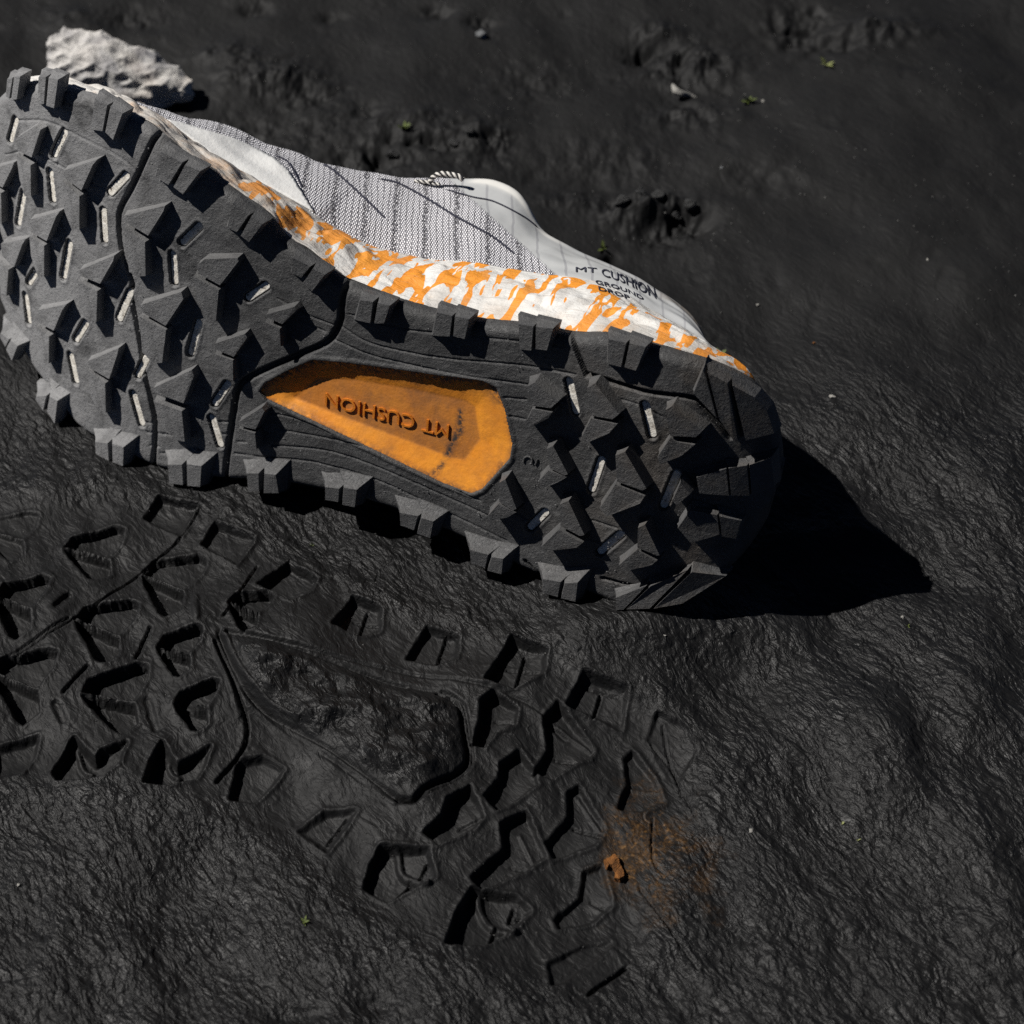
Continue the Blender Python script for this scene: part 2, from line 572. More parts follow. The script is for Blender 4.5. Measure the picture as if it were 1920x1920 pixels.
C_top = mono(catmull(ot, 10)); C_bot = mono(catmull(ob, 10))
U0 = min(C_top[:, 0].min(), C_bot[:, 0].min()); U1 = max(C_top[:, 0].max(), C_bot[:, 0].max())
vmid0 = 0.5 * (C_top[0, 1] + C_bot[0, 1]); vmid1 = 0.5 * (C_top[-1, 1] + C_bot[-1, 1])


def vhi(u): return np.interp(u, C_top[:, 0], C_top[:, 1])
def vlo(u): return np.interp(u, C_bot[:, 0], C_bot[:, 1])


def ustations(n):
    s = np.linspace(0, 1, n)
    # mix of cosine and linear spacing so both round ends stay smooth
    c = 0.5 - 0.5 * np.cos(math.pi * s)
    e = 0.25 * c + 0.75 * s
    u = U0 + (U1 - U0) * e
    u[0] += 1e-5; u[-1] -= 1e-5
    return u


NU, NV = 760, 262
us = ustations(NU)
tv = np.linspace(0, 1, NV)
lo_ = vlo(us); hi_ = vhi(us)
Ug = np.repeat(us[None], NV, 0)
Vg = lo_[None] + (hi_ - lo_)[None] * tv[:, None]
Wg = np.repeat(fsurf(us)[None], NV, 0)
outline = np.vstack([catmull(ot, 4), catmull(ob, 4)[::-1][1:-1]])
edge_d = -poly_sdf(Ug, Vg, outline)
ER = 0.0035
q = np.clip(1 - edge_d / ER, 0, 1)
Wg -= ER * (1 - np.sqrt(np.clip(1 - q * q, 0, 1)))
Wg += 0.00018 * fbm(Ug * 160, Vg * 160, 3, 3)
Wg += 0.0006 * fbm(Ug * 30, Vg * 30, 2, 9)

GROOVES = [
    ([(293, 250), (250, 345), (226, 390), (222, 420), (230, 482), (247, 530), (246, 557), (265, 665), (272, 705), (290, 790), (285, 885)], 0.0008, 0.0030),
    ([(648, 530), (640, 575), (636, 605), (615, 640), (562, 665), (472, 705), (447, 730), (435, 790), (420, 905)], 0.0009, 0.0030),
    ([(1071, 630), (1086, 668), (1100, 703)], 0.0006, 0.0022),
    ([(1104, 701), (1204, 732), (1296, 745), (1321, 765), (1345, 792), (1369, 821)], 0.0007, 0.0026),
    ([(1010, 1078), (985, 1052)], 0.0006, 0.0022),
    ([(1128, 1085), (1190, 1098)], 0.0005, 0.0018),
]
FINE = [
    [(637, 612), (700, 645), (825, 670), (975, 685), (1080, 701)],
    [(620, 635), (700, 667), (825, 695), (925, 712), (990, 722), (1050, 734)],
    [(515, 805), (590, 817), (665, 832), (720, 852), (800, 893), (900, 940)],
    [(510, 835), (615, 845), (720, 880), (820, 925), (930, 975)],
    [(505, 775), (560, 786), (620, 812)],
    [(500, 858), (600, 868), (720, 905), (830, 958), (950, 1015)],
    [(655, 590), (760, 617), (900, 632), (1060, 650)],
    [(945, 745), (985, 750)], [(955, 780), (985, 786)],
    [(30, 225), (90, 228), (160, 262), (230, 300), (262, 330)],
    [(10, 290), (60, 282), (120, 315), (200, 360)],
    [(1020, 740), (1060, 752)], [(1150, 745), (1200, 758), (1240, 780)],
    [(520, 560), (580, 592), (625, 610)], [(560, 600), (610, 622)],
    [(268, 790), (290, 795)], [(275, 810), (330, 816)], [(280, 836), (300, 838)], [(300, 850), (320, 850)],
    [(390, 790), (432, 792)], [(405, 812), (430, 815)], [(445, 828), (475, 830)], [(440, 850), (500, 858)],
    [(1100, 1010), (1145, 1022)], [(1110, 975), (1160, 990)], [(960, 960), (1010, 985)],
]


def px_line(line, off=0.0, n=8):
    return unproj(catmull(line, n) if len(line) > 2 else line, off)


for line, hw, dep in GROOVES:
    Lp = px_line(line)
    d = line_dist(Ug, Vg, Lp)
    Wg -= dep * (1 - smooth(hw * 0.5, hw * 1.5, d))
for line in FINE:
    Lp = px_line(line)
    d = line_dist(Ug, Vg, Lp)
    Wg -= 0.00045 * (1 - smooth(0.00012, 0.00050, d))

# slots with a pale foam floor
SLOTS = [(29, 225, 19, 262), (121, 248, 101, 290), (94, 322, 99, 374), (236, 330, 206, 362), (44, 362, 34, 418), (193, 397, 196, 450),
         (374, 424, 342, 455), (324, 477, 327, 528), (130, 457, 119, 518), (67, 510, 54, 530), (48, 555, 54, 602), (243, 550, 223, 598),
         (160, 607, 142, 637), (132, 667, 142, 714), (372, 606, 357, 662), (273, 674, 258, 704), (250, 739, 265, 794), (427, 720, 402, 757),
         (397, 784, 412, 834), (498, 537, 465, 559),
         (1067, 715, 1079, 772), (1210, 759, 1223, 815), (1127, 864, 1109, 918), (1268, 890, 1244, 948), (1022, 962, 994, 989), (1164, 1002, 1125, 1035),
         (5, 330, -5, 372), (-22, 400, -26, 450)]
SLOT_LOC = []
for x0, y0, x1, y1 in SLOTS:
    sp = unproj([(x0, y0), (x1, y1)])
    hw = 0.00150
    d = line_dist(Ug, Vg, sp)
    # keep a low raised lip round the slot, then a steep drop
    Wg += 0.0003 * (smooth(hw * 2.0, hw * 1.5, d) if False else (1 - smooth(hw * 1.4, hw * 2.2, d)))
    Wg -= 0.0042 * (1 - smooth(hw * 0.9, hw * 1.2, d))
    SLOT_LOC.append((sp, hw))

# window
WIN = [(488, 734), (500, 718), (545, 694), (588, 675), (640, 680), (770, 697), (905, 714), (930, 727), (945, 765), (961, 832), (955, 860), (902, 918), (882, 926), (830, 907), (660, 825), (500, 749)]
WINF = [(556, 742), (600, 708), (667, 710), (780, 729), (875, 750), (891, 762), (900, 822), (872, 858), (855, 856), (720, 805), (620, 768)]
win_uv = unproj(WIN, 0)
wd = poly_sdf(Ug, Vg, win_uv)
Wg += 0.0005 * (1 - smooth(0.0010, 0.0022, wd)) * smooth(-0.0002, 0.0003, wd)
Wg -= 0.0100 * (1 - smooth(-0.0004, 0.0001, wd))

# close the outsole with a skirt that runs back to the midsole
rows = [np.stack([Ug, Vg, Wg], -1)]
SK = []
for dz, inset in ((0.0040, 0.0), (0.0046, 0.0012)):
    SK.append((dz, inset))
grid = np.stack([Ug, Vg, Wg], -1)
Fw = fsurf(us)
top1 = np.stack([us, hi_ + 0.0001, Fw - 0.0048], -1)
bot1 = np.stack([us, lo_ - 0.0001, Fw - 0.0048], -1)
full = np.concatenate([bot1[None], grid, top1[None]], 0)
me = fast_mesh('outsole', full.reshape(-1, 3), grid_faces(NV + 2, NU))
outsole = link('outsole', me, RUB, shoe)


def local_w(u, v=None): return fsurf(u)


# window insert: own height field
wu = win_uv
wf_uv = unproj(WINF, -0.0040)
wu_c = np.vstack([wu, wu[:1]])
cen = wu.mean(0)
umin, umax = wu[:, 0].min() - 0.0004, wu[:, 0].max() + 0.0004
vmin, vmax = wu[:, 1].min() - 0.0004, wu[:, 1].max() + 0.0004
nx = int((umax - umin) / 0.00042); ny = int((vmax - vmin) / 0.00042)
gu, gv = np.meshgrid(np.linspace(umin, umax, nx), np.linspace(vmin, vmax, ny))
so = poly_sdf(gu, gv, wu)
si = poly_sdf(gu, gv, wf_uv)
a_ = np.clip(-so, 0, None); b_ = np.clip(si, 0, None)
fr_ = a_ / (a_ + b_ + 1e-9)
gw = fsurf(gu) - 0.0008 - 0.0024 * np.clip(fr_, 0, 1) ** 0.9
gw += 0.00003 * fbm(gu * 300, gv * 300, 2, 5)
msk = so < 0.0006
ii = np.arange(nx * ny).reshape(ny, nx)
fc = grid_faces(ny, nx)
fc = fc[msk.ravel()[fc].all(1)]
me = fast_mesh('sole_window', np.stack([gu, gv, gw], -1).reshape(-1, 3), fc)
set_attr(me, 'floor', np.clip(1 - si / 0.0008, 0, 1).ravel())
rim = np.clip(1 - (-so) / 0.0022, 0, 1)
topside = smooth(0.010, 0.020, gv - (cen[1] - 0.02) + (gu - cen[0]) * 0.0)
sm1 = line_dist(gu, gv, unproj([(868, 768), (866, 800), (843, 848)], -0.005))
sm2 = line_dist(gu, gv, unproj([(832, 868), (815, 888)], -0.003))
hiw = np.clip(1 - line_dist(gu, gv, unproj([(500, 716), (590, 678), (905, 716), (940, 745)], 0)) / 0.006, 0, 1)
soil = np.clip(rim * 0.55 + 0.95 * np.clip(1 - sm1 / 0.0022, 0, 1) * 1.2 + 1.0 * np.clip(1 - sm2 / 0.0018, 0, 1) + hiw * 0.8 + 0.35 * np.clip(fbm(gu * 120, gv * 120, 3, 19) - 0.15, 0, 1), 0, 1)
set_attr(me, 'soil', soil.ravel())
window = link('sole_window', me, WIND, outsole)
window['label'] = 'recessed orange window in the middle of the sole'


def text_mesh(s, size=1.0, bold=0.012):
    cu = bpy.data.curves.new('t', 'FONT')
    cu.body = s
    cu.size = size
    cu.resolution_u = 4
    cu.offset = bold
    ob_ = bpy.data.objects.new('t', cu)
    COL.objects.link(ob_)
    dg = bpy.context.evaluated_depsgraph_get()
    m = bpy.data.meshes.new_from_object(ob_.evaluated_get(dg))
    bpy.data.objects.remove(ob_)
    bm = bmesh.new(); bm.from_mesh(m)
    return bm


def wrap_text(bm, fn, thick, name, mat, parent, cuts=2, bold=0.0):
    bmesh.ops.triangulate(bm, faces=bm.faces[:])
    bmesh.ops.subdivide_edges(bm, edges=[e for e in bm.edges if e.calc_length() > 0.25], cuts=cuts)
    bmesh.ops.triangulate(bm, faces=bm.faces[:])
    if thick > 0:
        ret = bmesh.ops.extrude_face_region(bm, geom=bm.faces[:])
        ev = {v for v in ret['geom'] if isinstance(v, bmesh.types.BMVert)}
    else:
        ev = set()
    for v in bm.verts:
        p, n = fn(v.co.x, v.co.y)
        v.co = Vector(p) + Vector(n) * (thick if v in ev else 0.0)
    bmesh.ops.recalc_face_normals(bm, faces=bm.faces[:])
    m = bpy.data.meshes.new(name); bm.to_mesh(m); bm.free()
    return link(name, m, mat, parent)


# engraved-looking letters of the window: MT CUSHION, turned upside down
bm = text_mesh('MT CUSHION', bold=0.0)
xs = [v.co.x for v in bm.verts]; tw = max(xs); th = max(v.co.y for v in bm.verts)
ta, tb = unproj([(851, 792), (617, 731)], -0.0055)
td = tb - ta; tl = np.linalg.norm(td); td /= tl
tp = np.array([-td[1], td[0]])
LH = 0.0048


def place_win(x, y):
    p = ta + td * (x / tw * tl) + tp * (y / th * LH)
    return (p[0], p[1], float(fsurf(p[0])) - 0.0033), (0, 0, 1)


if abs(Mm @ np.array([0, 0, 1.0])) > 0:
    wrap_text(bm, place_win, 0.0008, 'lettering', LETTER, outsole, cuts=1)
    outsole.children[-1]['label'] = 'MT CUSHION in raised orange letters, upside down'

# foam strips in the slots
for sp, hw in SLOT_LOC:
    a, b = sp
    d = b - a; ln = np.linalg.norm(d); d /= ln; pr = np.array([-d[1], d[0]])
    V = []
    r = hw * 0.95
    ang = np.linspace(-math.pi / 2, math.pi / 2, 7)
    ring = [a - d * 0 + pr * r * math.sin(t) - d * r * math.cos(t) for t in ang] + [b + pr * r * math.sin(-t) + d * r * math.cos(t) for t in ang]
    c0 = (a + b) / 2
    V = []
    for k, (dw, sc) in enumerate(((-0.0040, 1.0), (-0.0011, 1.0), (-0.0008, 0.80))):
        for p in ring:
            pp = p
            if sc < 1:
                t = np.clip((p - a) @ d, 0, ln)
                base = a + d * t
                pp = base + (p - base) * sc
            V.append((pp[0] - c0[0], pp[1] - c0[1], float(fsurf(pp[0])) + dw - float(fsurf(c0[0]))))
    n = len(ring)
    F = [[k * n + i, k * n + (i + 1) % n, (k + 1) * n + (i + 1) % n, (k + 1) * n + i] for k in range(2) for i in range(n)]
    F.append(list(range(2 * n, 3 * n)))
    me = bpy.data.meshes.new('foam_inlay'); me.from_pydata(V, [], F); me.update()
    o = link('foam_inlay', me, INLAY, outsole)
    o.location = (c0[0], c0[1], float(fsurf(c0[0])))


# ---------------------------------------------------- lugs
def area2(P):
    return 0.5 * sum(P[i][0] * P[(i + 1) % len(P)][1] - P[(i + 1) % len(P)][0] * P[i][1] for i in range(len(P)))


def offset_poly(P, dist_fn):
    n = len(P); out = []
    for i in range(n):
        a = P[i - 1]; b = P[i]; c = P[(i + 1) % n]
        e1 = (b - a) / (np.linalg.norm(b - a) + 1e-12); e2 = (c - b) / (np.linalg.norm(c - b) + 1e-12)
        n1 = np.array([e1[1], -e1[0]]); n2 = np.array([e2[1], -e2[0]])
        m = n1 + n2; L = np.linalg.norm(m)
        if L < 0.3: m = n1; L = 1
        m = m / L
        k = 1 / max(0.5, m @ n1)
        out.append(b + m * min(k, 1.6) * dist_fn(m))
    return np.array(out)


def make_lug(polys, h, flare=0.0011, shift=(-0.0008, 0.0008), name='lug', jit=0.0):
    sh = np.array(shift)
    bm = bmesh.new()
    allp = []
    loc = []
    for poly in polys:
        P = unproj(poly, h)
        if area2(P) < 0: P = P[::-1]
        loc.append(P); allp.append(P)
    c0 = np.vstack(allp).mean(0); w0 = float(fsurf(c0[0]))
    for P in loc:
        levels = [(-0.0024, 1.05), (0.0002, 1.0), (h * 0.55, 0.30), (h, 0.0)]
        rings = []
        for lv, k in levels:
            Q = offset_poly(P, lambda m: (flare + max(0.0, m @ sh)) * k) if k > 0 else P
            tl_ = 0.0
            rings.append([bm.verts.new((q[0] - c0[0], q[1] - c0[1], float(fsurf(q[0])) + lv - w0 + (random.uniform(-1, 1) * 0.00018 if k == 0 else 0))) for q in Q])
        n = len(P)
        for a, b in zip(rings[:-1], rings[1:]):
            for i in range(n):
                bm.faces.new((a[i], a[(i + 1) % n], b[(i + 1) % n], b[i])).material_index = 2
        try:
            bm.faces.new(rings[-1])
        except ValueError:
            pass
        bm.faces.new(rings[0][::-1])
    bmesh.ops.bevel(bm, geom=[e for e in bm.edges if len(e.link_faces) == 2 and e.calc_face_angle(0) > R(28) and e.verts[0].co.z > h * 0.3 + (float(fsurf(c0[0])) - w0) - 0.003],
                    offset=0.00038, segments=2, affect='EDGES', profile=0.6, clamp_overlap=True, material=1)
    me = bpy.data.meshes.new(name); bm.to_mesh(me); bm.free()
    me.materials.append(LUGM); me.materials.append(WORN); me.materials.append(SIDE)
    o = link(name, me, None, outsole)
    o.location = (c0[0], c0[1], w0)
    return o


HL = 0.0041
FORE = [  # arrow lugs of the forefoot: upper arm, lower arm
    ([(231, 405), (309, 386), (306, 396), (277, 442), (236, 417)], [(232, 426), (272, 454), (273, 517), (262, 518), (242, 510)]),
    ([(119, 320), (182, 299), (173, 310), (152, 357), (121, 333)], [(117, 340), (149, 368), (149, 430), (135, 431), (121, 395)]),
    ([(30, 260), (66, 236), (76, 243), (59, 295), (32, 282)], [(30, 290), (57, 310), (58, 368), (46, 368), (36, 335)]),
    ([(-25, 320), (27, 304), (23, 314), (4, 352), (-22, 336)], [(-26, 345), (2, 362), (3, 418), (-10, 422), (-22, 390)]),
    ([(56, 412), (112, 396), (105, 406), (87, 452), (58, 435)], [(55, 442), (82, 461), (82, 520), (71, 519), (58, 480)]),
    ([(2, 457), (48, 448), (41, 459), (26, 501), (4, 480)], [(-8, 488), (15, 506), (12, 555), (1, 550)]),
    ([(148, 507), (214, 479), (212, 489), (187, 532), (150, 517)], [(146, 526), (182, 546), (180, 604), (165, 605), (150, 580)]),
    ([(369, 498), (384, 486), (445, 484), (447, 490), (412, 535), (372, 513)], [(363, 518), (410, 544), (405, 602), (394, 602), (370, 560)]),
    ([(263, 572), (340, 547), (344, 560), (310, 611), (266, 586)], [(261, 594), (311, 619), (304, 680), (289, 681), (267, 660)]),
    ([(70, 582), (125, 570), (116, 582), (100, 620), (72, 605)], [(68, 612), (92, 631), (91, 682), (81, 680), (71, 650)]),
    ([(163, 678), (222, 653), (220, 664), (204, 711), (166, 689)], [(163, 694), (197, 719), (198, 775), (186, 773), (170, 745)]),
    ([(287, 728), (360, 693), (363, 705), (344, 756), (291, 737)], [(288, 752), (341, 771), (346, 828), (333, 826), (300, 800)]),
    ([(402, 645), (459, 626), (463, 633), (438, 669), (405, 656)], [(402, 664), (436, 676), (437, 714), (426, 711), (408, 690)]),
    ([(499, 590), (552, 575), (556, 581), (529, 608), (501, 596)], [(497, 604), (525, 616), (526, 650), (517, 648), (503, 628)]),
    ([(447, 792), (491, 764), (496, 771), (479, 805), (450, 798)], [(448, 803), (478, 812), (481, 842), (471, 840), (455, 820)]),
    ([(-40, 440), (-16, 432), (-18, 442), (-28, 470), (-40, 460)], [(-30, 520), (-10, 510), (-14, 530)]),
]
for up, dn in FORE:
    make_lug([up, dn], HL, 0.00045, (-0.0002, 0.0001))
HEEL = [
    ([(989, 724), (1002, 718), (1047, 752), (1033, 765), (998, 761)], [(998, 767), (1035, 773), (1027, 785), (990, 803), (985, 796)]),
    ([(1101, 727), (1116, 719), (1160, 777), (1148, 786), (1108, 779)], [(1108, 785), (1156, 796), (1142, 812), (1096, 832), (1088, 825)]),
    ([(1248, 769), (1260, 762), (1318, 807), (1304, 820), (1257, 817)], [(1257, 821), (1269, 829), (1302, 834), (1277, 855), (1237, 870), (1233, 857)]),
    ([(1025, 842), (1037, 836), (1065, 889), (1058, 891), (1031, 878)], [(1029, 882), (1062, 895), (1046, 904), (1018, 916), (1010, 902)]),
    ([(1154, 854), (1172, 847), (1212, 916), (1204, 920), (1157, 903)], [(1154, 908), (1208, 931), (1200, 944), (1138, 968), (1124, 954)]),
    ([(936, 905), (947, 899), (968, 954), (962, 957), (936, 941)], [(935, 945), (967, 961), (950, 971), (922, 976), (915, 967)]),
    ([(1050, 946), (1066, 939), (1096, 1003), (1087, 1005), (1051, 986)], [(1048, 993), (1092, 1018), (1081, 1027), (1024, 1034), (1015, 1025)]),
    ([(1196, 990), (1209, 984), (1237, 1041), (1231, 1042), (1195, 1026)], [(1194, 1031), (1231, 1052), (1221, 1060), (1168, 1072), (1160, 1060)]),
    ([(1276, 905), (1294, 926), (1268, 948), (1261, 939)],),
]
for g in HEEL:
    make_lug(list(g), 0.0060, 0.0005, (-0.0008, 0.0001))
EDGE_TOP = [
    ([(13, 149), (23, 146), (17, 185), (11, 180)], [(27, 144), (38, 143), (31, 186), (21, 187)]),
    ([(72, 145), (86, 144), (82, 195), (71, 194)], [(91, 146), (109, 149), (101, 203), (87, 198)]),
    ([(178, 185), (201, 197), (192, 246), (170, 242)], [(207, 200), (229, 213), (212, 262), (197, 248)]),
    ([(302, 284), (341, 305), (315, 347), (291, 332)], [(347, 309), (375, 321), (343, 364), (325, 351)]),
    ([(437, 381), (465, 404), (444, 435), (426, 427)], [(471, 406), (492, 420), (466, 454), (452, 442)]),
    ([(550, 483), (581, 500), (564, 521), (546, 512)], [(587, 503), (609, 515), (585, 546), (569, 531)]),
    ([(675, 563), (699, 566), (694, 606), (666, 600)], [(708, 568), (731, 573), (720, 606), (702, 606)]),
    ([(819, 586), (848, 592), (843, 631), (811, 629)], [(853, 593), (880, 598), (871, 636), (850, 630)]),
    ([(972, 608), (1000, 612), (996, 657), (975, 655)], [(1005, 613), (1037, 616), (1025, 657), (1004, 655)]),
    ([(1141, 636), (1174, 643), (1164, 688), (1140, 682)], [(1180, 644), (1210, 651), (1192, 695), (1171, 689)]),
]
for g in EDGE_TOP:
    make_lug(list(g), 0.0042, 0.0005, (-0.0016, -0.0004))
EDGE_BOT = [
    ([(2, 626), (17, 636), (10, 650), (-1, 631)], [(20, 639), (32, 649), (22, 676), (12, 655)]),
    ([(68, 743), (87, 742), (81, 769), (67, 749)], [(93, 744), (107, 752), (102, 795), (88, 771)]),
    ([(178, 829), (202, 831), (204, 864), (180, 855)], [(210, 832), (232, 838), (230, 874), (211, 867)]),
    ([(315, 871), (341, 871), (343, 909), (318, 906)], [(350, 871), (377, 874), (375, 913), (351, 911)]),
    ([(462, 888), (484, 888), (485, 921), (465, 921)], [(496, 888), (517, 890), (522, 925), (495, 924)]),
    ([(610, 913), (636, 916), (634, 941), (610, 937)], [(645, 914), (669, 918), (665, 951), (642, 946)]),
    ([(750, 961), (783, 968), (776, 994), (751, 985)], [(791, 971), (812, 978), (806, 1009), (782, 1001)]),
    ([(882, 1031), (915, 1040), (909, 1064), (883, 1057)], [(922, 1045), (943, 1048), (940, 1077), (914, 1070)]),
    ([(1018, 1086), (1051, 1091), (1045, 1120), (1018, 1111)], [(1059, 1094), (1083, 1092), (1079, 1128), (1052, 1122)]),
]
for g in EDGE_BOT:
    make_lug(list(g), 0.0046, 0.0009, (-0.0006, 0.0040))
BEVEL = [
    ([(1300, 738), (1318, 694), (1322, 702), (1343, 783)], [(1327, 698), (1364, 718), (1383, 826), (1375, 825), (1349, 786)], [(1373, 723), (1415, 745), (1438, 770), (1452, 812), (1398, 826)]),
    ([(1306, 895), (1361, 879), (1367, 929), (1311, 925)], [(1366, 878), (1400, 873), (1405, 929), (1371, 929)], [(1405, 872), (1446, 858), (1452, 912), (1409, 929)]),
    ([(1271, 990), (1295, 956), (1344, 966), (1349, 1002), (1296, 1018)], [(1349, 968), (1390, 976), (1380, 1010), (1354, 1006)]),
    ([(1155, 1121), (1212, 1098), (1169, 1143), (1155, 1144)], [(1220, 1099), (1289, 1069), (1218, 1141), (1174, 1143)], [(1297, 1073), (1361, 1080), (1279, 1132), (1226, 1141)]),
]
for g in BEVEL:
    make_lug(list(g), 0.0042, 0.0004, (-0.0012, 0.0010), jit=0)

# small size mark on the rubber beside the window
mk = catmull([(982, 866), (984, 858), (991, 855), (998, 860), (998, 868)], 4)
Vt, Ft = tube(np.array([(p[0], p[1], float(fsurf(p[0])) + 0.0003) for p in unproj(mk)]), 0.00035, 6)
mk2 = np.array([(p[0], p[1], float(fsurf(p[0])) + 0.0003) for p in unproj([(1008, 860), (1007, 866), (1004, 871)])])
Vt2, Ft2 = tube(mk2, 0.00035, 6)
link('size_mark', fast_mesh('size_mark', np.vstack([Vt, Vt2]), np.vstack([Ft, Ft2 + len(Vt)])), RUB, outsole)

# crumbs of dried mud stuck to the rubber
def grains(pts, rr, rnd):
    V = []; F = []
    for p, r in zip(pts, rr):
        b = len(V)
        for d in ((1, 0, 0), (-1, 0, 0), (0, 1, 0), (0, -1, 0), (0, 0, 1), (0, 0, -1)):
            k = r * rnd.uniform(0.6, 1.25)
            V.append((p[0] + d[0] * k, p[1] + d[1] * k, p[2] + d[2] * k * 0.7))
        for a, c, e in ((0, 2, 4), (2, 1, 4), (1, 3, 4), (3, 0, 4), (2, 0, 5), (1, 2, 5), (3, 1, 5), (0, 3, 5)):
            F.append((b + a, b + c, b + e))
    return np.array(V), np.array(F)


rnd = random.Random(12)
pts = []; rr = []
while len(pts) < 900:
    u_ = rnd.uniform(U0 + 0.004, U1 - 0.02); v_ = rnd.uniform(float(vlo(u_)) + 0.004, float(vhi(u_)) - 0.004)
    dens = float(perlin(np.array([u_ * 45.0]), np.array([v_ * 45.0]), 77)[0])
    if dens < rnd.uniform(-0.05, 0.5): continue
    if float(poly_sdf(np.array([u_]), np.array([v_]), win_uv)[0]) < 0.0006: continue
    pts.append((u_, v_, float(fsurf(u_)) + 0.00012)); rr.append(rnd.choice((0.00014, 0.00018, 0.00024, 0.00034)))
V, F = grains(pts, rr, rnd)
tag(link('mud_crumbs', fast_mesh('mud_crumbs', V, F, False), WORN, outsole), kind='stuff')

# ---------------------------------------------------- midsole and upper (lofted cross-sections)
RAIL_C = [(-10, 200, 20), (40, 165, 20), (100, 155, 20), (140, 160, 20), (200, 178, 22), (272, 205, 24), (350, 255, 27), (415, 305, 28), (465, 331, 29), (515, 357, 30), (590, 401, 31),
          (615, 420, 32), (679, 452, 33), (725, 469, 34), (771, 479, 34), (825, 487, 35), (900, 492, 36), (961, 504, 37), (1015, 513, 38),
          (1086, 520, 39), (1132, 531, 39), (1177, 553, 38), (1223, 581, 36), (1269, 607, 33), (1315, 633, 29), (1350, 664, 25), (1397, 702, 21), (1425, 741, 17), (1437, 768, 14)]
RAIL_D = [(-5, 215, 34), (60, 185, 34), (110, 170, 35), (150, 167, 36), (220, 187, 40), (290, 211, 44), (330, 221, 47), (400, 230, 50), (440, 242, 52), (490, 268, 55), (515, 275, 57),
          (560, 288, 60), (600, 305, 63), (660, 318, 67), (700, 325, 70), (740, 331, 73), (780, 334, 76), (830, 335, 80), (900, 335, 84), (935, 342, 84), (965, 360, 82), (985, 385, 79),
          (1010, 425, 74), (1040, 448, 70), (1090, 473, 66), (1143, 498, 62), (1221, 540, 55), (1269, 571, 50), (1315, 615, 43), (1345, 662, 36), (1380, 692, 30), (1420, 738, 24), (1433, 764, 20)]


def rail(R_):
    A = np.array(R_, float)
    B = catmull(A, 6)
    uv = unproj(B[:, :2], -B[:, 2] / 1000)
    o = np.argsort(uv[:, 0])
    return uv[o, 0], uv[o, 1], B[o, 2] / 1000


cu_, cv_, cd_ = rail(RAIL_C)
du_, dv_, dd_ = rail(RAIL_D)
print('U range', U0, U1, 'C', cu_.min(), cu_.max(), 'D', du_.min(), du_.max())
print('width mid', vhi(0.15) - vlo(0.15), 'C', np.interp(0.15, cu_, cv_) - vhi(0.15), 'D', np.interp(0.15, du_, dv_) - vhi(0.15))

NS = 520
st = ustations(NS)
hi_s, lo_s = vhi(st), vlo(st)
fs = fsurf(st)
# stations of each rail are stretched so the back of the heel leans outwards
vC = np.interp(st, cu_, cv_); dC = np.interp(st, cu_, cd_)
vD = np.interp(st, du_, dv_); dD = np.interp(st, du_, dd_)
endf = np.clip(np.minimum(st - U0, U1 - st) / 0.012, 0, 1)
midv = 0.5 * (hi_s + lo_s)
# ends: pull rails to the outline so the loft closes
heel_end = smooth(U1 - 0.010, U1, st); toe_end = 1 - smooth(U0, U0 + 0.016, st)
vC = vC * (1 - toe_end) + np.minimum(vC, midv + 0.35 * (hi_s - midv) + 0.0) * toe_end
vD = vD * (1 - toe_end) + midv * toe_end


qh = np.clip((st - (U1 - 0.016)) / 0.016, 0, 1)
CIRC = np.sqrt(np.clip(1 - qh ** 2.4, 0.0, 1))
tipv = 0.55 * hi_s[-1] + 0.012


def lowside(v0, w):
    zmin = (0.0015 - O3[2] - w * RM[2, 2] - st * RM[2, 0]) / RM[2, 1]
    return np.maximum(v0, zmin)


NTM = 46
tt = np.linspace(0, 1, NTM)
TOPS = []
vC0 = vC.copy()
crease_amp = 0.00075
for t in tt:
    dep = 0.0046 + (dC - 0.0046) * t
    ul = st - 0.46 * dep * smooth(0.21, U1, st)
    vC = np.interp(ul, st, vC0)
    vv = hi_s + (vC - hi_s) * t + 0.0022 * math.sin(math.pi * t) * endf
    vv = np.where(qh > 0, hi_s[-1] - 0.002 + (vv - hi_s[-1] + 0.002) * (CIRC * t + 1 - t), vv)
    TOPS.append(np.stack([ul, vv, fs - dep], -1))
TOPS = np.array(TOPS)
# creases: crossing folds squeezed into the foam, strongest toward the forefoot
Ucr = TOPS[..., 0]; Tcr = np.repeat(tt[:, None], NS, 1)
x1 = Ucr * 48 + Tcr * 2.2 + 0.55 * fbm(Ucr * 60, Tcr * 3, 2, 21)
x2 = Ucr * 40 - Tcr * 1.0 + 0.55 * fbm(Ucr * 60, Tcr * 3, 2, 33)
tri = lambda x: 1 - np.abs(((x % 1) - 0.5) * 2) ** 1.6
fold = np.minimum(tri(x1), tri(x2))
amp = 0.0017 * (0.60 + 0.4 * (1 - smooth(0.07, 0.17, Ucr))) * np.sin(math.pi * np.clip(Tcr * 0.9 + 0.08, 0, 1)) ** 0.6 * endf[None]
wav = 0.0011 * perlin(Ucr * 45, Tcr * 2.2, 8) * np.sin(math.pi * Tcr) * endf[None]
TOPS[..., 1] += amp * (fold - 0.35) + wav
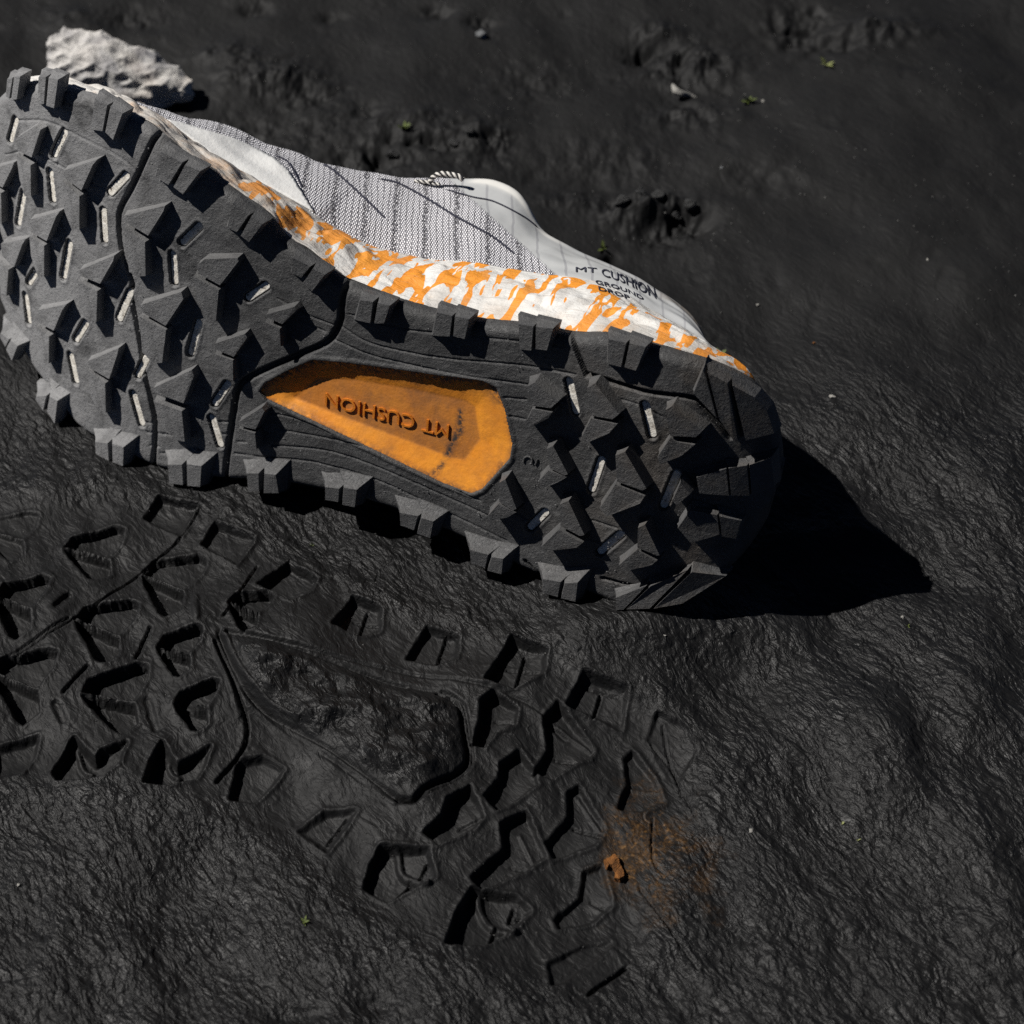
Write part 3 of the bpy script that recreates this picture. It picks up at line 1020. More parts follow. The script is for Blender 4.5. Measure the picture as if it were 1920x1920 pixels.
# a ledge line two thirds of the way up
TOPS[..., 1] += 0.0011 * smooth(0.30, 0.36, Tcr + 0.05 * np.sin(Ucr * 150)) * (1 - smooth(0.36, 0.75, Tcr)) * endf[None] * smooth(0.08, 0.16, Ucr)
BOTS = []
for t in np.linspace(1, 0, 14):
    w = fs - (0.0046 + (dC - 0.0046) * t)
    ulb = st - 0.46 * (fs - w) * smooth(0.21, U1, st)
    BOTS.append(np.stack([ulb, np.minimum(lowside(lo_s + 0.002 * t, w), np.maximum(TOPS[int(round(t * (NTM - 1))), :, 1] - 0.0005, lo_s)), w], -1))
MG = np.concatenate([TOPS, np.array(BOTS)], 0)
me = fast_mesh('midsole', MG.reshape(-1, 3), grid_faces(NTM + 14, NS))
UVm = np.stack([MG[..., 0] * 1000, np.concatenate([Tcr * 36, np.full((14, NS), 60.0)], 0)], -1).reshape(-1, 2)
set_uv(me, UVm)
Uall = MG[..., 0]
Tall = np.concatenate([Tcr, np.full((14, NS), 0.5)], 0)
thr = 0.497 + 0.5 * (1 - smooth(0.040, 0.068, Uall)) + 0.02 * (1 - smooth(0.08, 0.13, Uall))
hp = smooth(0.150, 0.235, Uall)
thr += 0.5 * smooth(1.03 - 0.52 * hp, 1.09 - 0.52 * hp, Tall + 0.02 * np.sin(Uall * 600)) * smooth(0.16, 0.175, Uall)
set_attr(me, 'orange_threshold', thr.ravel())
gr = (1 - smooth(0.055, 0.125, Uall)) * 0.70 + 0.40 * smooth(0.25, 0.5, fbm(Uall * 90, Tall * 3, 3, 12)) + 0.30 * (1 - smooth(0.1, 0.5, Tall)) * smooth(0.1, 0.2, Uall)
gr = np.clip(gr, 0, 1) * (1 - 0.6 * (1 - smooth(-0.01, 0.03, Uall)))
set_attr(me, 'grime', gr.ravel())
midsole = link('midsole', me, MIDM, shoe)

NTU = 64
UPR = []
vD = np.where(qh > 0, hi_s[-1] - 0.003 + (vD - hi_s[-1] + 0.003) * CIRC, vD)
wE = dD + 0.010 - 0.004 * smooth(0.22, 0.25, st)
vE = midv + 0.25 * (vD - midv)
LD = dD
for j, t in enumerate(np.linspace(0, 1, NTU)):
    if t < 0.5:
        s = t / 0.5
        dep = (dC - 0.0008) + (dD - dC + 0.0008) * s
        ul = st - 0.46 * dep * smooth(0.21, U1, st)
        vCl = np.interp(ul, st, vC0); vDl = np.interp(ul, st, vD)
        vv = vCl + (vDl - vCl) * s
        vv = np.where(qh > 0, hi_s[-1] - 0.003 + (vv - hi_s[-1] + 0.003) * CIRC, vv)
        vv = vv + 0.0015 * math.sin(math.pi * s) * endf
    elif t < 0.7:
        s = (t - 0.5) / 0.2
        a = s * math.pi / 2
        dep = dD + (wE - dD) * math.sin(a)
        vv = vE + (vDl - vE) * math.cos(a)
        vv = np.where(qh > 0, hi_s[-1] - 0.003 + (vv - hi_s[-1] + 0.003) * CIRC, vv)
    else:
        s = (t - 0.7) / 0.3
        dep = wE + (dC - wE) * s
        low = lowside(lo_s + 0.003, fs - dep)
        vv = vE + (low - vE) * (1 - (1 - min(1, s * 2.2)) ** 2)
        vv = np.maximum(vv, lowside(lo_s, fs - dep))
        vv = np.where(qh > 0, np.minimum(vv, np.maximum(vD, midv)), vv)
    UPR.append(np.stack([st - 0.46 * dep * smooth(0.21, U1, st), vv, fs - dep], -1))
UPR = np.array(UPR)
Uu = UPR[..., 0]; Tu = np.repeat(np.linspace(0, 1, NTU)[:, None], NS, 1)
UPR[..., 1] += (0.0009 * fbm(Uu * 45, Tu * 5, 2, 40)) * np.clip(Tu * 8, 0, 1) * (1 - smooth(0.5, 0.7, Tu)) * endf[None]
fcs = grid_faces(NTU, NS)
# ankle opening: leave the collar open between instep and heel
jj, kk = np.divmod(fcs[:, 0], NS)
tcen = jj / (NTU - 1)
uc = st[kk]
openm = (tcen > 0.60) & (tcen < 0.82) & (uc > 0.158) & (uc < 0.232)
fcs = fcs[~openm]
me = fast_mesh('upper', UPR.reshape(-1, 3), fcs)
arc = np.concatenate([np.zeros((1, NS)), np.cumsum(np.linalg.norm(np.diff(UPR, axis=0), axis=2), 0)], 0) * 1000
set_uv(me, np.stack([Uu * 1000, arc], -1).reshape(-1, 2))


def project_px(P):
    """local shoe points -> photo pixels"""
    Wd = P @ RM.T + O3
    d = Wd - CAM
    z = d @ FW
    return 960 + (d @ RT) / z / KV * 1920, 960 - (d @ UPV) / z / KV * 1920


PX, PY = project_px(UPR)
# the smooth film covers the heel beyond a slanting line; it is part of the shoe, stored on the mesh
# film boundary (860,350)->(1030,505)
sd = ((PX - 860) * (505 - 352) - (PY - 352) * (1030 - 860)) / math.hypot(153, 170)
film = smooth(-14, 14, sd)
set_attr(me, 'film', film.ravel())
hg = smooth(0.158, 0.225, Uu) * smooth(0.25, 0.5, Tu)  # mask for grime and for shade painted onto the heel
set_attr(me, 'heel_grime_shade', np.clip(hg + 0.9 * smooth(0.212, 0.235, Uu), 0, 1).ravel())
col_ = smooth(0.455, 0.475, Tu) * smooth(0.115, 0.12, Uu) * (1 - smooth(0.150, 0.165, Uu))
set_attr(me, 'collar', col_.ravel())
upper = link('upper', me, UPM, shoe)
sol = upper.modifiers.new('thickness', 'SOLIDIFY'); sol.thickness = 0.002; sol.offset = -1

BV_UP = BVHTree.FromPolygons([Vector(v) for v in UPR.reshape(-1, 3)], [tuple(f) for f in grid_faces(NTU, NS).tolist()])
BV_MID = BVHTree.FromPolygons([Vector(v) for v in MG.reshape(-1, 3)], [tuple(f) for f in grid_faces(NTM + 14, NS).tolist()])
CL = Vector(CAML)


def cast(px, py, trees=(BV_UP, BV_MID), off=0.0003):
    d = Vector(to_local_dir(rays([(px, py)]))[0]).normalized()
    best = None
    for tr in trees:
        loc, nrm, idx, dist = tr.ray_cast(CL, d)
        if loc is not None and (best is None or dist < best[2]):
            if nrm.dot(d) > 0: nrm = -nrm
            best = (loc, nrm, dist)
    if best is None: return None
    return best[0] + best[1] * off, best[1]


def patch(poly, name, mat, parent, cell=5, off=0.0004, trees=(BV_UP,), thick=0.0007):
    P = np.array(poly, float)
    bd = []
    for a, b in zip(P, np.roll(P, -1, 0)):
        n = max(1, int(np.linalg.norm(b - a) / cell))
        for k in range(n): bd.append(a + (b - a) * k / n)
    bd = np.array(bd)
    gx, gy = np.meshgrid(np.arange(P[:, 0].min(), P[:, 0].max(), cell), np.arange(P[:, 1].min(), P[:, 1].max(), cell))
    ins = poly_sdf(gx, gy, P) < -cell * 0.4
    pts = [Vector(p) for p in bd] + [Vector((x, y)) for x, y in zip(gx[ins], gy[ins])]
    nb = len(bd)
    r = mgeo.delaunay_2d_cdt(pts, [(i, (i + 1) % nb) for i in range(nb)], [list(range(nb))], 1, 1e-5)
    V = []; ok = []
    for p in r[0]:
        c = cast(p.x, p.y, trees, off)
        ok.append(c is not None); V.append(c[0] if c else Vector((0, 0, 0)))
    F = [f for f in r[2] if all(ok[i] for i in f)]
    # drop triangles stretched over an edge of the surface
    F = [f for f in F if max((V[f[i]] - V[f[i - 1]]).length for i in range(3)) < 0.006]
    me = bpy.data.meshes.new(name); me.from_pydata([tuple(v) for v in V], [], F); me.update()
    bm = bmesh.new(); bm.from_mesh(me)
    bmesh.ops.delete(bm, geom=[v for v in bm.verts if not v.link_faces], context='VERTS')
    bmesh.ops.recalc_face_normals(bm, faces=bm.faces[:])
    bm.to_mesh(me); bm.free()
    for p in me.polygons: p.use_smooth = True
    o = link(name, me, mat, parent)
    s = o.modifiers.new('thickness', 'SOLIDIFY'); s.thickness = thick; s.offset = 0
    return o


# white toe overlay
o = patch([(298, 224), (340, 233), (390, 248), (440, 263), (485, 283), (515, 299), (540, 322), (562, 357), (588, 399), (515, 358), (465, 333), (415, 307), (350, 257), (316, 234)], 'toe_overlay', WHITE, upper, 5)
o['label'] = 'smooth white overlay panel over the toe side'


def surf_line(pts, name, mat, parent, r=0.0003, trees=(BV_UP, BV_MID), sides=6, off=0.0002, step=3):
    Q = catmull(pts, 12)
    L = [cast(p[0], p[1], trees, off) for p in Q]
    L = [tuple(c[0]) for c in L if c]
    if len(L) < 3: return None
    rr = np.full(len(L), r); rr[0] *= 0.3; rr[-1] *= 0.2; rr[1] *= 0.7; rr[-2] *= 0.6
    V, F = tube(np.array(L), rr, sides)
    return link(name, fast_mesh(name, V, F), mat, parent)


for pts, r in [([(518, 293), (540, 305), (558, 335), (566, 352)], 0.00035), ([(606, 309), (625, 320), (667, 357), (697, 385), (721, 409)], 0.00042),
               ([(712, 336), (750, 346), (802, 374), (854, 406), (900, 431), (927, 447), (965, 477)], 0.00042),
               ([(836, 356), (886, 370), (927, 379), (980, 406), (1008, 427)], 0.0003)]:
    surf_line(pts, 'seam_line', INK, upper, r)


def path_text(s, path, h_px, name, mat, parent, slant=0.0, bold=0.004, trees=(BV_MID, BV_UP), track=1.0, hscale=None):
    bm = text_mesh(s, bold=bold)
    Q = catmull(path, 12)
    seg = np.concatenate([[0], np.cumsum(np.linalg.norm(np.diff(Q, axis=0), axis=1))])
    tw = max(v.co.x for v in bm.verts); th = max(v.co.y for v in bm.verts)
    tang = np.gradient(Q, axis=0)

    def fn(x, y):
        k = x / tw
        sx = k * seg[-1]
        bx = np.interp(sx, seg, Q[:, 0]); by = np.interp(sx, seg, Q[:, 1])
        hh = h_px * (1.0 if hscale is None else 1 + (hscale - 1) * k)
        p = (bx + slant * y / th * hh, by - y / th * hh)
        c = cast(p[0], p[1], trees, 0.00025)
        if c is None:
            return fn.last
        fn.last = (tuple(c[0]), tuple(c[1]))
        return fn.last
    fn.last = ((0, 0, 0), (0, 0, 1))
    return wrap_text(bm, fn, 0.0001, name, mat, parent, cuts=2)


path_text('MT', [(1077, 511), (1097, 511), (1119, 513)], 9, 'print', INKW, upper, 0.0, bold=0.0)['label'] = 'MT in dark letters'
path_text('CUSHION', [(1128, 518), (1160, 528), (1195, 544), (1230, 561)], 14, 'print', INKW, upper, -0.15, hscale=1.4)['label'] = 'CUSHION in larger dark letters'
path_text('GROUND', [(1116, 533), (1150, 541), (1180, 551), (1206, 564)], 7.5, 'print', INKW, midsole, -0.2)['label'] = 'GROUND in dark letters'
path_text('DROP', [(1121, 545), (1145, 551), (1180, 563)], 7.5, 'print', INKW, midsole, -0.2)['label'] = 'DROP in dark letters'

# pull cord at the collar: twisted black and white strands
for nm, pts, r in (('pull_loop', [(806, 341), (814, 331), (826, 326), (842, 327), (858, 330), (868, 337)], 0.0008), ('lace_cord', [(778, 340), (795, 341), (812, 344), (824, 346)], 0.0006)):
    Q = catmull(pts, 14)
    w0 = cast(815, 352, (BV_UP,))
    base = w0[0]
    # the cord lies in the plane through the collar edge
    dirs = to_local_dir(rays(Q))
    t = (base.z - 0.0 - CAML[2]) / dirs[:, 2]
    C3 = CAML[None] + dirs * t[:, None]
    T = np.gradient(C3, axis=0); T /= np.linalg.norm(T, axis=1)[:, None]
    A = np.cross(T, [0, 0, 1.0]); A /= np.linalg.norm(A, axis=1)[:, None]; B = np.cross(T, A)
    s = np.concatenate([[0], np.cumsum(np.linalg.norm(np.diff(C3, axis=0), axis=1))])
    for k, m in enumerate((CORDW, CORDB, CORDW, CORDB)):
        ph = s / 0.0042 * 2 * math.pi + k * math.pi / 2
        H = C3 + r * 0.6 * (np.cos(ph)[:, None] * A + np.sin(ph)[:, None] * B)
        V, F = tube(H, r * 0.62, 6)
        link(nm, fast_mesh(nm, V, F), m, upper)

# ------------------------------------------------------------------ ground with the print
def axis(fine0, fine1, fs_, mid0, mid1, ms, far):
    f = np.arange(fine0, fine1, fs_)
    lo = np.arange(mid0, fine0, ms) if mid0 < fine0 else np.array([])
    hi = np.arange(fine1, mid1, ms)
    def grow(start, sgn):
        out = []; x = start; s = ms
        while abs(x) < far:
            s *= 1.18; x += sgn * s; out.append(x)
        return out
    return np.concatenate([grow(mid0, -1)[::-1], lo, f, hi, grow(mid1, 1)])


gx = axis(-0.186, 0.085, 0.00046, -0.255, 0.262, 0.00095, 4.0)
gy = axis(-0.205, 0.012, 0.00050, -0.212, 0.345, 0.00095, 4.0)
GX, GY = np.meshgrid(gx, gy)
print('ground verts', GX.size)
near = np.exp(-((np.clip(np.abs(GX) - 0.3, 0, None) / 0.3) ** 2 + (np.clip(np.abs(GY - 0.05) - 0.35, 0, None) / 0.3) ** 2))
ang = R(-62)
ca, sa = math.cos(ang), math.sin(ang)
wrp = 0.004 * fbm(GX * 25, GY * 25, 2, 71)
XS = (GX * ca + GY * sa) + wrp; YS = (-GX * sa + GY * ca) + wrp
Z = 0.0050 * fbm(GX * 9, GY * 9, 3, 1)
Z += 0.0005 * fbm(GX * 45, GY * 45, 2, 2) * (1 - 0.6 * smooth(0.02, 0.06, GY)) + (0.0019 - 0.0009 * smooth(0.02, 0.06, GY)) * fbm(XS * 16, YS * 30, 3, 4) + 0.0003 * fbm(XS * 40, YS * 75, 2, 44) * (1 - smooth(0.02, 0.05, GY))
streak = 0.00024 * fbm(XS * 170, YS * 430, 3, 5, 0.6) - 0.00030 * np.abs(perlin(XS * 110, YS * 250, 6))
leather = 0.00035 * (1 - np.abs(fbm(GX * 240, GY * 190, 3, 7)) * 2)
texh = 0.42 * (streak + leather) * (1 - 0.6 * smooth(0.02, 0.06, GY))

RM_ = np.ones_like(GX)             # bump strength mask


def G(pts, z=0.0): return on_ground(pts, z)


def box(P, pad):
    x0, y0 = P.min(0) - pad; x1, y1 = P.max(0) + pad
    i0, i1 = np.searchsorted(gx, [x0, x1]); j0, j1 = np.searchsorted(gy, [y0, y1])
    return slice(j0, j1), slice(i0, i1)


PRINT = [(-260, 925), (-60, 918), (100, 915), (270, 920), (380, 935), (490, 1008), (600, 1080), (720, 1125), (870, 1180), (1030, 1215), (1180, 1275), (1290, 1335), (1325, 1420),
         (1310, 1540), (1250, 1680), (1195, 1830), (1100, 1875), (1010, 1868), (830, 1790), (670, 1700), (550, 1600), (420, 1515), (260, 1480), (100, 1470), (-260, 1465)]
pr = G(PRINT)
psd = poly_sdf(GX, GY, pr)
inp = 1 - smooth(-0.010, 0.002, psd)
Z -= 0.0018 * (1 - smooth(-0.012, 0.003, psd))
Z += 0.0006 * np.exp(-((psd - 0.003) / 0.004) ** 2) * (0.6 + 0.6 * fbm(GX * 60, GY * 60, 2, 66))
calm = 1 - 0.55 * inp
# mound left by the window
WM = [(418, 1196), (500, 1215), (620, 1250), (740, 1290), (835, 1308), (862, 1330), (872, 1380), (877, 1422), (862, 1447), (800, 1485), (775, 1503), (745, 1498), (640, 1430), (520, 1350), (455, 1290)]
wm = poly_sdf(GX, GY, G(WM))
mound = 1 - smooth(-0.007, 0.001, wm)
Z += mound * (0.0036 + 0.0030 * fbm(GX * 42, GY * 60, 3, 14) + 0.0004 * fbm(GX * 190, GY * 190, 2, 15))
calm = calm + 0.5 * mound
Z += (texh * calm) * near
Z -= 0.00045 * np.clip(fbm(GX * 120, GY * 120, 2, 31), 0.25, 1) * near * mound
Z -= 0.0011 * np.exp(-((wm - 0.0012) / 0.0009) ** 2) * inp


def carve(poly, depth, wall=0.0005, rim=0.0002, floor=0.85, soft=None):
    global Z, calm, RM_
    P = G(poly, -depth * 0.4)
    sl = box(P, 0.006)
    X = GX[sl]; Y = GY[sl]
    wob = 0.00032 * fbm(X * 320, Y * 320, 2, 55)
    d = poly_sdf(X, Y, P) + wob
    ins = 1 - smooth(-wall, wall, d)
    if soft is not None:                       # wall that slopes in from the given side
        c = P.mean(0); v = np.array(soft, float); v /= np.linalg.norm(v)
        ext = np.abs((P - c) @ v).max()
        g = ((X - c[0]) * v[0] + (Y - c[1]) * v[1]) / ext
        ins = ins * (1 - 0.55 * smooth(0.0, 1.0, g))
    Zt = Z[sl]
    Zt = Zt * (1 - ins * floor * 0.5) - depth * ins
    Zt += rim * np.exp(-((d - 0.0011) / 0.0008) ** 2)
    Z[sl] = Zt - 0.0
    RM_[sl] = RM_[sl] * (1 - 0.35 * ins)


def groove(line, hw, depth, rim=0.00015):
    global Z
    P = G(catmull(line, 6) if len(line) > 2 else line)
    sl = box(P, 0.005)
    X = GX[sl]; Y = GY[sl]
    d = line_dist(X, Y, P) + 0.00015 * fbm(X * 400, Y * 400, 2, 77)
    Z[sl] += -1.5 * depth * (1 - smooth(hw * 0.5, hw * 1.4, d)) + rim * np.exp(-((d - hw * 2.2) / hw) ** 2)


TU = np.array([(0, 0), (13, -18), (94, -38), (112, -34), (107, -13), (81, 16), (20, 4)], float)
TL = np.array([(-1, 7), (20, 9), (81, 24), (84, 52), (58, 66), (45, 62), (8, 21)], float)
A0 = np.array([[112, -34], [58, 66]], float)
CH = [((122, 1026), (234, 992), (180, 1092), 1), ((270, 1072), (388, 1052), (312, 1166), 1), ((146, 1164), (262, 1138), (195, 1254), 1), ((-6, 1122), (96, 1091), (32, 1206), 1),
      ((-9, 1263), (109, 1232), (44, 1356), 1), ((158, 1307), (278, 1254), (232, 1380), 1), ((298, 1218), (382, 1188), (337, 1279), .95), ((330, 1324), (413, 1289), (370, 1378), 1.0),
      ((433, 1138), (516, 1127), (461, 1201), .95), ((-30, 985), (70, 962), (20, 1052), .45)]
for ap, ue, le, k in CH:
    B0 = np.array([np.subtract(ue, ap), np.subtract(le, ap)], float)
    M = np.linalg.solve(A0, B0)
    for tpl, kd in ((TU, 0.0042), (TL, 0.0060)):
        carve([tuple(np.array(ap) + p @ M) for p in tpl], kd * k, 0.00030, 0.00040)

EDG = [([(300, 930), (370, 948), (338, 1002), (272, 968)], 0.0030, (0.5, -0.8)), ([(405, 984), (478, 1012), (444, 1062), (380, 1022)], 0.0026, (0.8, -0.5)),
       ([(542, 1062), (595, 1093), (580, 1118), (550, 1136), (487, 1103)], 0.0030, (0.8, -0.5)), ([(664, 1128), (714, 1146), (712, 1184), (675, 1196), (628, 1182)], 0.0026, (0.9, -0.3)),
       ([(802, 1180), (860, 1198), (854, 1236), (818, 1248), (765, 1236)], 0.0026, (0.9, -0.3)), ([(962, 1205), (1024, 1229), (1018, 1268), (965, 1296), (912, 1284)], 0.0030, (0.9, -0.3)),
       ([(1096, 1272), (1175, 1296), (1164, 1362), (1113, 1338), (1064, 1322)], 0.0032, (0.9, -0.3)),
       ([(-10, 1400), (70, 1378), (62, 1415), (34, 1450), (-10, 1453)], 0.0034, (0.4, -0.9)),
       ([(141, 1390), (180, 1430), (193, 1414), (238, 1396), (226, 1434), (195, 1458), (156, 1464), (108, 1462), (100, 1448)], 0.0042, (0.9, 0.1)),
       ([(305, 1398), (331, 1440), (395, 1404), (380, 1440), (366, 1461), (312, 1476), (274, 1472), (284, 1436)], 0.0046, (0.9, 0.1)),
       ([(450, 1425), (492, 1418), (530, 1440), (510, 1466), (475, 1497), (432, 1494)], 0.0034, (0.9, 0.2)),
       ([(609, 1520), (667, 1522), (632, 1568), (612, 1591), (560, 1551)], 0.0028, (0.8, 0.4)),
       ([(715, 1592), (802, 1597), (814, 1650), (768, 1668), (727, 1688), (683, 1662), (696, 1622)], 0.0048, (0.9, 0.2)),
       ([(885, 1668), (968, 1678), (994, 1700), (956, 1744), (906, 1770), (838, 1772), (858, 1715)], 0.0046, (0.9, 0.1))]
for p, d, s in EDG:
    carve(p, d * 1.15, 0.0011, 0.0006, soft=s)
HP = [[(926, 1305), (970, 1336), (965, 1362), (931, 1373), (908, 1404), (887, 1401), (900, 1362), (903, 1323)],
      [(1046, 1320), (1113, 1396), (1106, 1414), (1090, 1417), (1035, 1455), (1003, 1446), (1029, 1404), (1021, 1350)],
      [(973, 1410), (1001, 1443), (1007, 1468), (955, 1507), (931, 1520), (909, 1498), (935, 1462), (940, 1433)],
      [(1085, 1467), (1134, 1547), (1116, 1573), (1038, 1599), (1023, 1576), (1068, 1527), (1065, 1480)],
      [(1186, 1399), (1225, 1446), (1246, 1492), (1205, 1510), (1160, 1508), (1178, 1459), (1173, 1412)],
      [(986, 1519), (1022, 1597), (986, 1625), (902, 1664), (884, 1646), (945, 1589), (940, 1546)],
      [(880, 1480), (906, 1534), (885, 1557), (823, 1586), (795, 1566), (829, 1540), (842, 1504)],
      [(1127, 1612), (1139, 1648), (1147, 1685), (1106, 1718), (1049, 1728), (1040, 1713), (1088, 1672), (1096, 1625)]]
for p in HP:
    x = np.array(p, float).mean(0)
    v = on_ground([x + [-20, 0]])[0] - on_ground([x + [20, 0]])[0]
    carve(p, 0.0041, 0.0006, 0.0005, soft=(0.95, -0.35))
carve([(1233, 1334), (1285, 1360), (1306, 1405), (1268, 1462), (1216, 1378)], 0.0022, 0.0005, 0.0003, soft=(0.9, -0.2))
carve([(1029, 1799), (1090, 1765), (1146, 1754), (1150, 1756), (1062, 1833), (1034, 1842)], 0.0030, 0.0005, 0.0003, soft=(0.8, -0.4))
carve([(1068, 1836), (1150, 1762), (1185, 1790), (1112, 1858)], 0.0012, 0.0004, 0.0002, soft=(0.8, -0.4))

for ln, hw, dp in [([(820, 1305), (858, 1325), (870, 1378), (876, 1420), (862, 1446), (800, 1484), (775, 1506), (745, 1503)], 0.0007, 0.0016),
                   ([(828, 1300), (867, 1322), (880, 1378), (886, 1424), (868, 1454), (806, 1494)], 0.0004, 0.0006),
                   ([(412, 1200), (440, 1262), (480, 1322), (560, 1372), (650, 1432), (745, 1500)], 0.0006, 0.0006),
                   ([(425, 1195), (520, 1220), (640, 1255), (760, 1290)], 0.0005, 0.0006),
                   ([(428, 1190), (600, 1232), (770, 1262), (900, 1290), (990, 1320), (1060, 1370)], 0.0006, 0.0005),
                   ([(405, 1210), (440, 1290), (461, 1346), (462, 1378), (450, 1408), (405, 1460)], 0.0006, 0.0014),
                   ([(-30, 1262), (104, 1185), (211, 1109), (273, 1057), (330, 1010), (372, 955)], 0.0004, 0.0010),
                   ([(420, 1160), (443, 1130), (482, 1062)], 0.0004, 0.0009), ([(-20, 1250), (60, 1205), (130, 1160)], 0.0005, 0.0006),
                   ([(255, 1235), (282, 1180)], 0.0006, 0.0008), ([(120, 1300), (165, 1252)], 0.0006, 0.0008), ([(104, 1320), (118, 1350)], 0.0012, 0.0008),
                   ([(275, 1310), (292, 1365)], 0.0012, 0.0007), ([(108, 1140), (128, 1118)], 0.0012, 0.0009), ([(366, 1120), (370, 1165)], 0.0012, -0.0006),
                   ([(1104, 1856), (1174, 1802)], 0.0005, 0.0013), ([(1243, 1350), (1256, 1412), (1292, 1494), (1310, 1530)], 0.0003, 0.0007),
                   ([(1222, 1382), (1262, 1432), (1280, 1480)], 0.0003, 0.0006), ([(1225, 1520), (1226, 1600), (1260, 1640)], 0.0003, 0.0007),
                   ([(1200, 1650), (1228, 1690), (1275, 1760), (1310, 1810)], 0.0004, 0.0007), ([(300, 1500), (345, 1560), (400, 1640)], 0.0004, 0.0005),
                   ([(40, 1500), (90, 1560), (160, 1600)], 0.0004, 0.0004),
                   ([(565, 1112), (540, 1125)], 0.0004, 0.0006), ([(688, 1145), (672, 1190)], 0.0004, 0.0010), ([(660, 1160), (712, 1170)], 0.0003, 0.0008),
                   ([(836, 1190), (818, 1243)], 0.0004, 0.0010), ([(984, 1228), (966, 1290)], 0.0004, 0.0012), ([(950, 1250), (1010, 1260)], 0.0003, 0.0008),
                   ([(1126, 1296), (1112, 1338)], 0.0004, 0.0012), ([(1095, 1282), (1160, 1298)], 0.0003, 0.0008), ([(612, 1570), (648, 1528)], 0.0003, 0.0007),
                   ([(727, 1682), (765, 1650)], 0.0005, 0.0012), ([(786, 1640), (800, 1615)], 0.0004, 0.0009), ([(920, 1750), (930, 1725)], 0.0005, 0.0010), ([(955, 1710), (962, 1690)], 0.0005, 0.0010)]:
    groove(ln, hw, dp)
for ln, hw, dp in [([(928, 1344), (968, 1352)], .0003, .0006), ([(930, 1372), (955, 1376)], .0003, .0006), ([(1045, 1350), (1108, 1395)], .0006, -.0006), ([(1040, 1408), (1090, 1418)], .0003, .0007),
                   ([(1075, 1535), (1130, 1552)], .0004, .0008), ([(1085, 1480), (1128, 1545)], .0005, -.0004), ([(975, 1553), (1000, 1605)], .0005, -.0005), ([(955, 1610), (1000, 1620)], .0003, .0006),
                   ([(1108, 1670), (1140, 1690)], .0003, .0006), ([(860, 1545), (905, 1530)], .0004, .0006), ([(1185, 1460), (1235, 1468)], .0003, -.0005),
                   ([(745, 1592), (752, 1625), (772, 1640), (802, 1655)], .0011, -.0011), ([(760, 1660), (768, 1640)], .0003, .0008),
                   ([(896, 1672), (903, 1700), (925, 1725), (965, 1738)], .0011, -.0011), ([(955, 1712), (985, 1705)], .0003, .0008),
                   ([(141, 1395), (152, 1430), (168, 1440)], .0008, -.0010), ([(307, 1403), (318, 1436), (332, 1446)], .0008, -.0010), ([(372, 955), (380, 970)], .0003, .0005)]:
    groove(ln, hw, dp, 0)
# thin ridge that divides the arrow prints, and scraped ridges near the window
for ln, hw, dp in [([(420, 1190), (452, 1262), (498, 1318), (560, 1355)], 0.0008, -0.0007), ([(395, 1200), (425, 1275), (448, 1345)], 0.0007, -0.0005),
                   ([(470, 1330), (560, 1385), (650, 1440), (740, 1508)], 0.0009, -0.0005)]:
    groove(ln, hw, dp, 0)


def blob(x, y, rx, ry, h, rot=0.0, noise=0.4, seed=0):
    global Z
    c = G([(x, y)])[0]
    s = 0.00021
    sl = box(np.array([c]), max(rx, ry) * s * 2.4)
    X = GX[sl] - c[0]; Y = GY[sl] - c[1]
    cr, sr = math.cos(rot), math.sin(rot)
    a = (X * cr + Y * sr) / (rx * s); b = (-X * sr + Y * cr) / (ry * s)
    r2 = a * a + b * b
    n = 1 + noise * fbm(GX[sl] * 120, GY[sl] * 120, 3, 200 + seed)
    Z[sl] += (h * 1.0) * np.exp(-r2 * 0.8) * n


# humps, dents and crumbly clods of the ground beyond the shoe
BL = [(1320, 1165, 190, 60, .0042), (1180, 1190, 110, 40, .002), (690, 300, 60, 40, -.004), (640, 330, 40, 22, -.003), (930, 270, 34, 42, -.004), (895, 255, 50, 40, .0035), (790, 225, 60, 34, .002), (510, 150, 90, 50, .004), (575, 185, 70, 34, -.003),
      (690, 205, 20, 18, -.004), (800, 262, 16, 14, -.005), (770, 268, 13, 12, -.004), (735, 262, 14, 14, -.004), (705, 290, 16, 14, -.0045), (830, 275, 26, 20, -.0045),
      (905, 45, 26, 30, -.004), (1500, 45, 60, 70, -.006), (1580, 80, 40, 24, -.004), (1650, 60, 90, 40, .004), (1210, 95, 34, 34, -.005), (1300, 120, 100, 60, .005), (1230, 60, 40, 26, .003),
      (1190, 390, 60, 30, .006), (1240, 385, 50, 26, .004), (1305, 415, 26, 20, -.004), (1280, 400, 20, 16, -.003), (1150, 375, 20, 16, -.003), (1255, 420, 70, 40, -.005), (1145, 470, 14, 10, -.005),
      (1300, 210, 90, 50, .003), (1640, 60, 60, 30, .003), (1090, 370, 70, 30, .003), (430, 110, 60, 40, .003), (480, 20, 30, 20, -.004), (620, 30, 24, 16, -.003), (820, 20, 30, 22, -.004), (460, 250, 80, 50, -.003),
      (1560, 1000, 120, 30, .002), (1660, 1430, 70, 110, .0028), (1740, 1380, 40, 120, -.002), (1860, 1700, 60, 120, .003), (1790, 1300, 60, 120, .002), (250, 40, 60, 30, -.003), (120, 40, 50, 30, .002),
      (700, 1880, 26, 14, -.002), (560, 1900, 40, 14, -.002), (1850, 560, 120, 60, .002), (1130, 300, 120, 60, .002), (1000, 150, 90, 60, -.002), (1400, 520, 120, 70, .002), (1420, 340, 80, 50, -.002)]
for k, b in enumerate(BL):
    blob(*b, noise=0.12 if (k < 2 or b[1] > 480) else 0.7, seed=k)
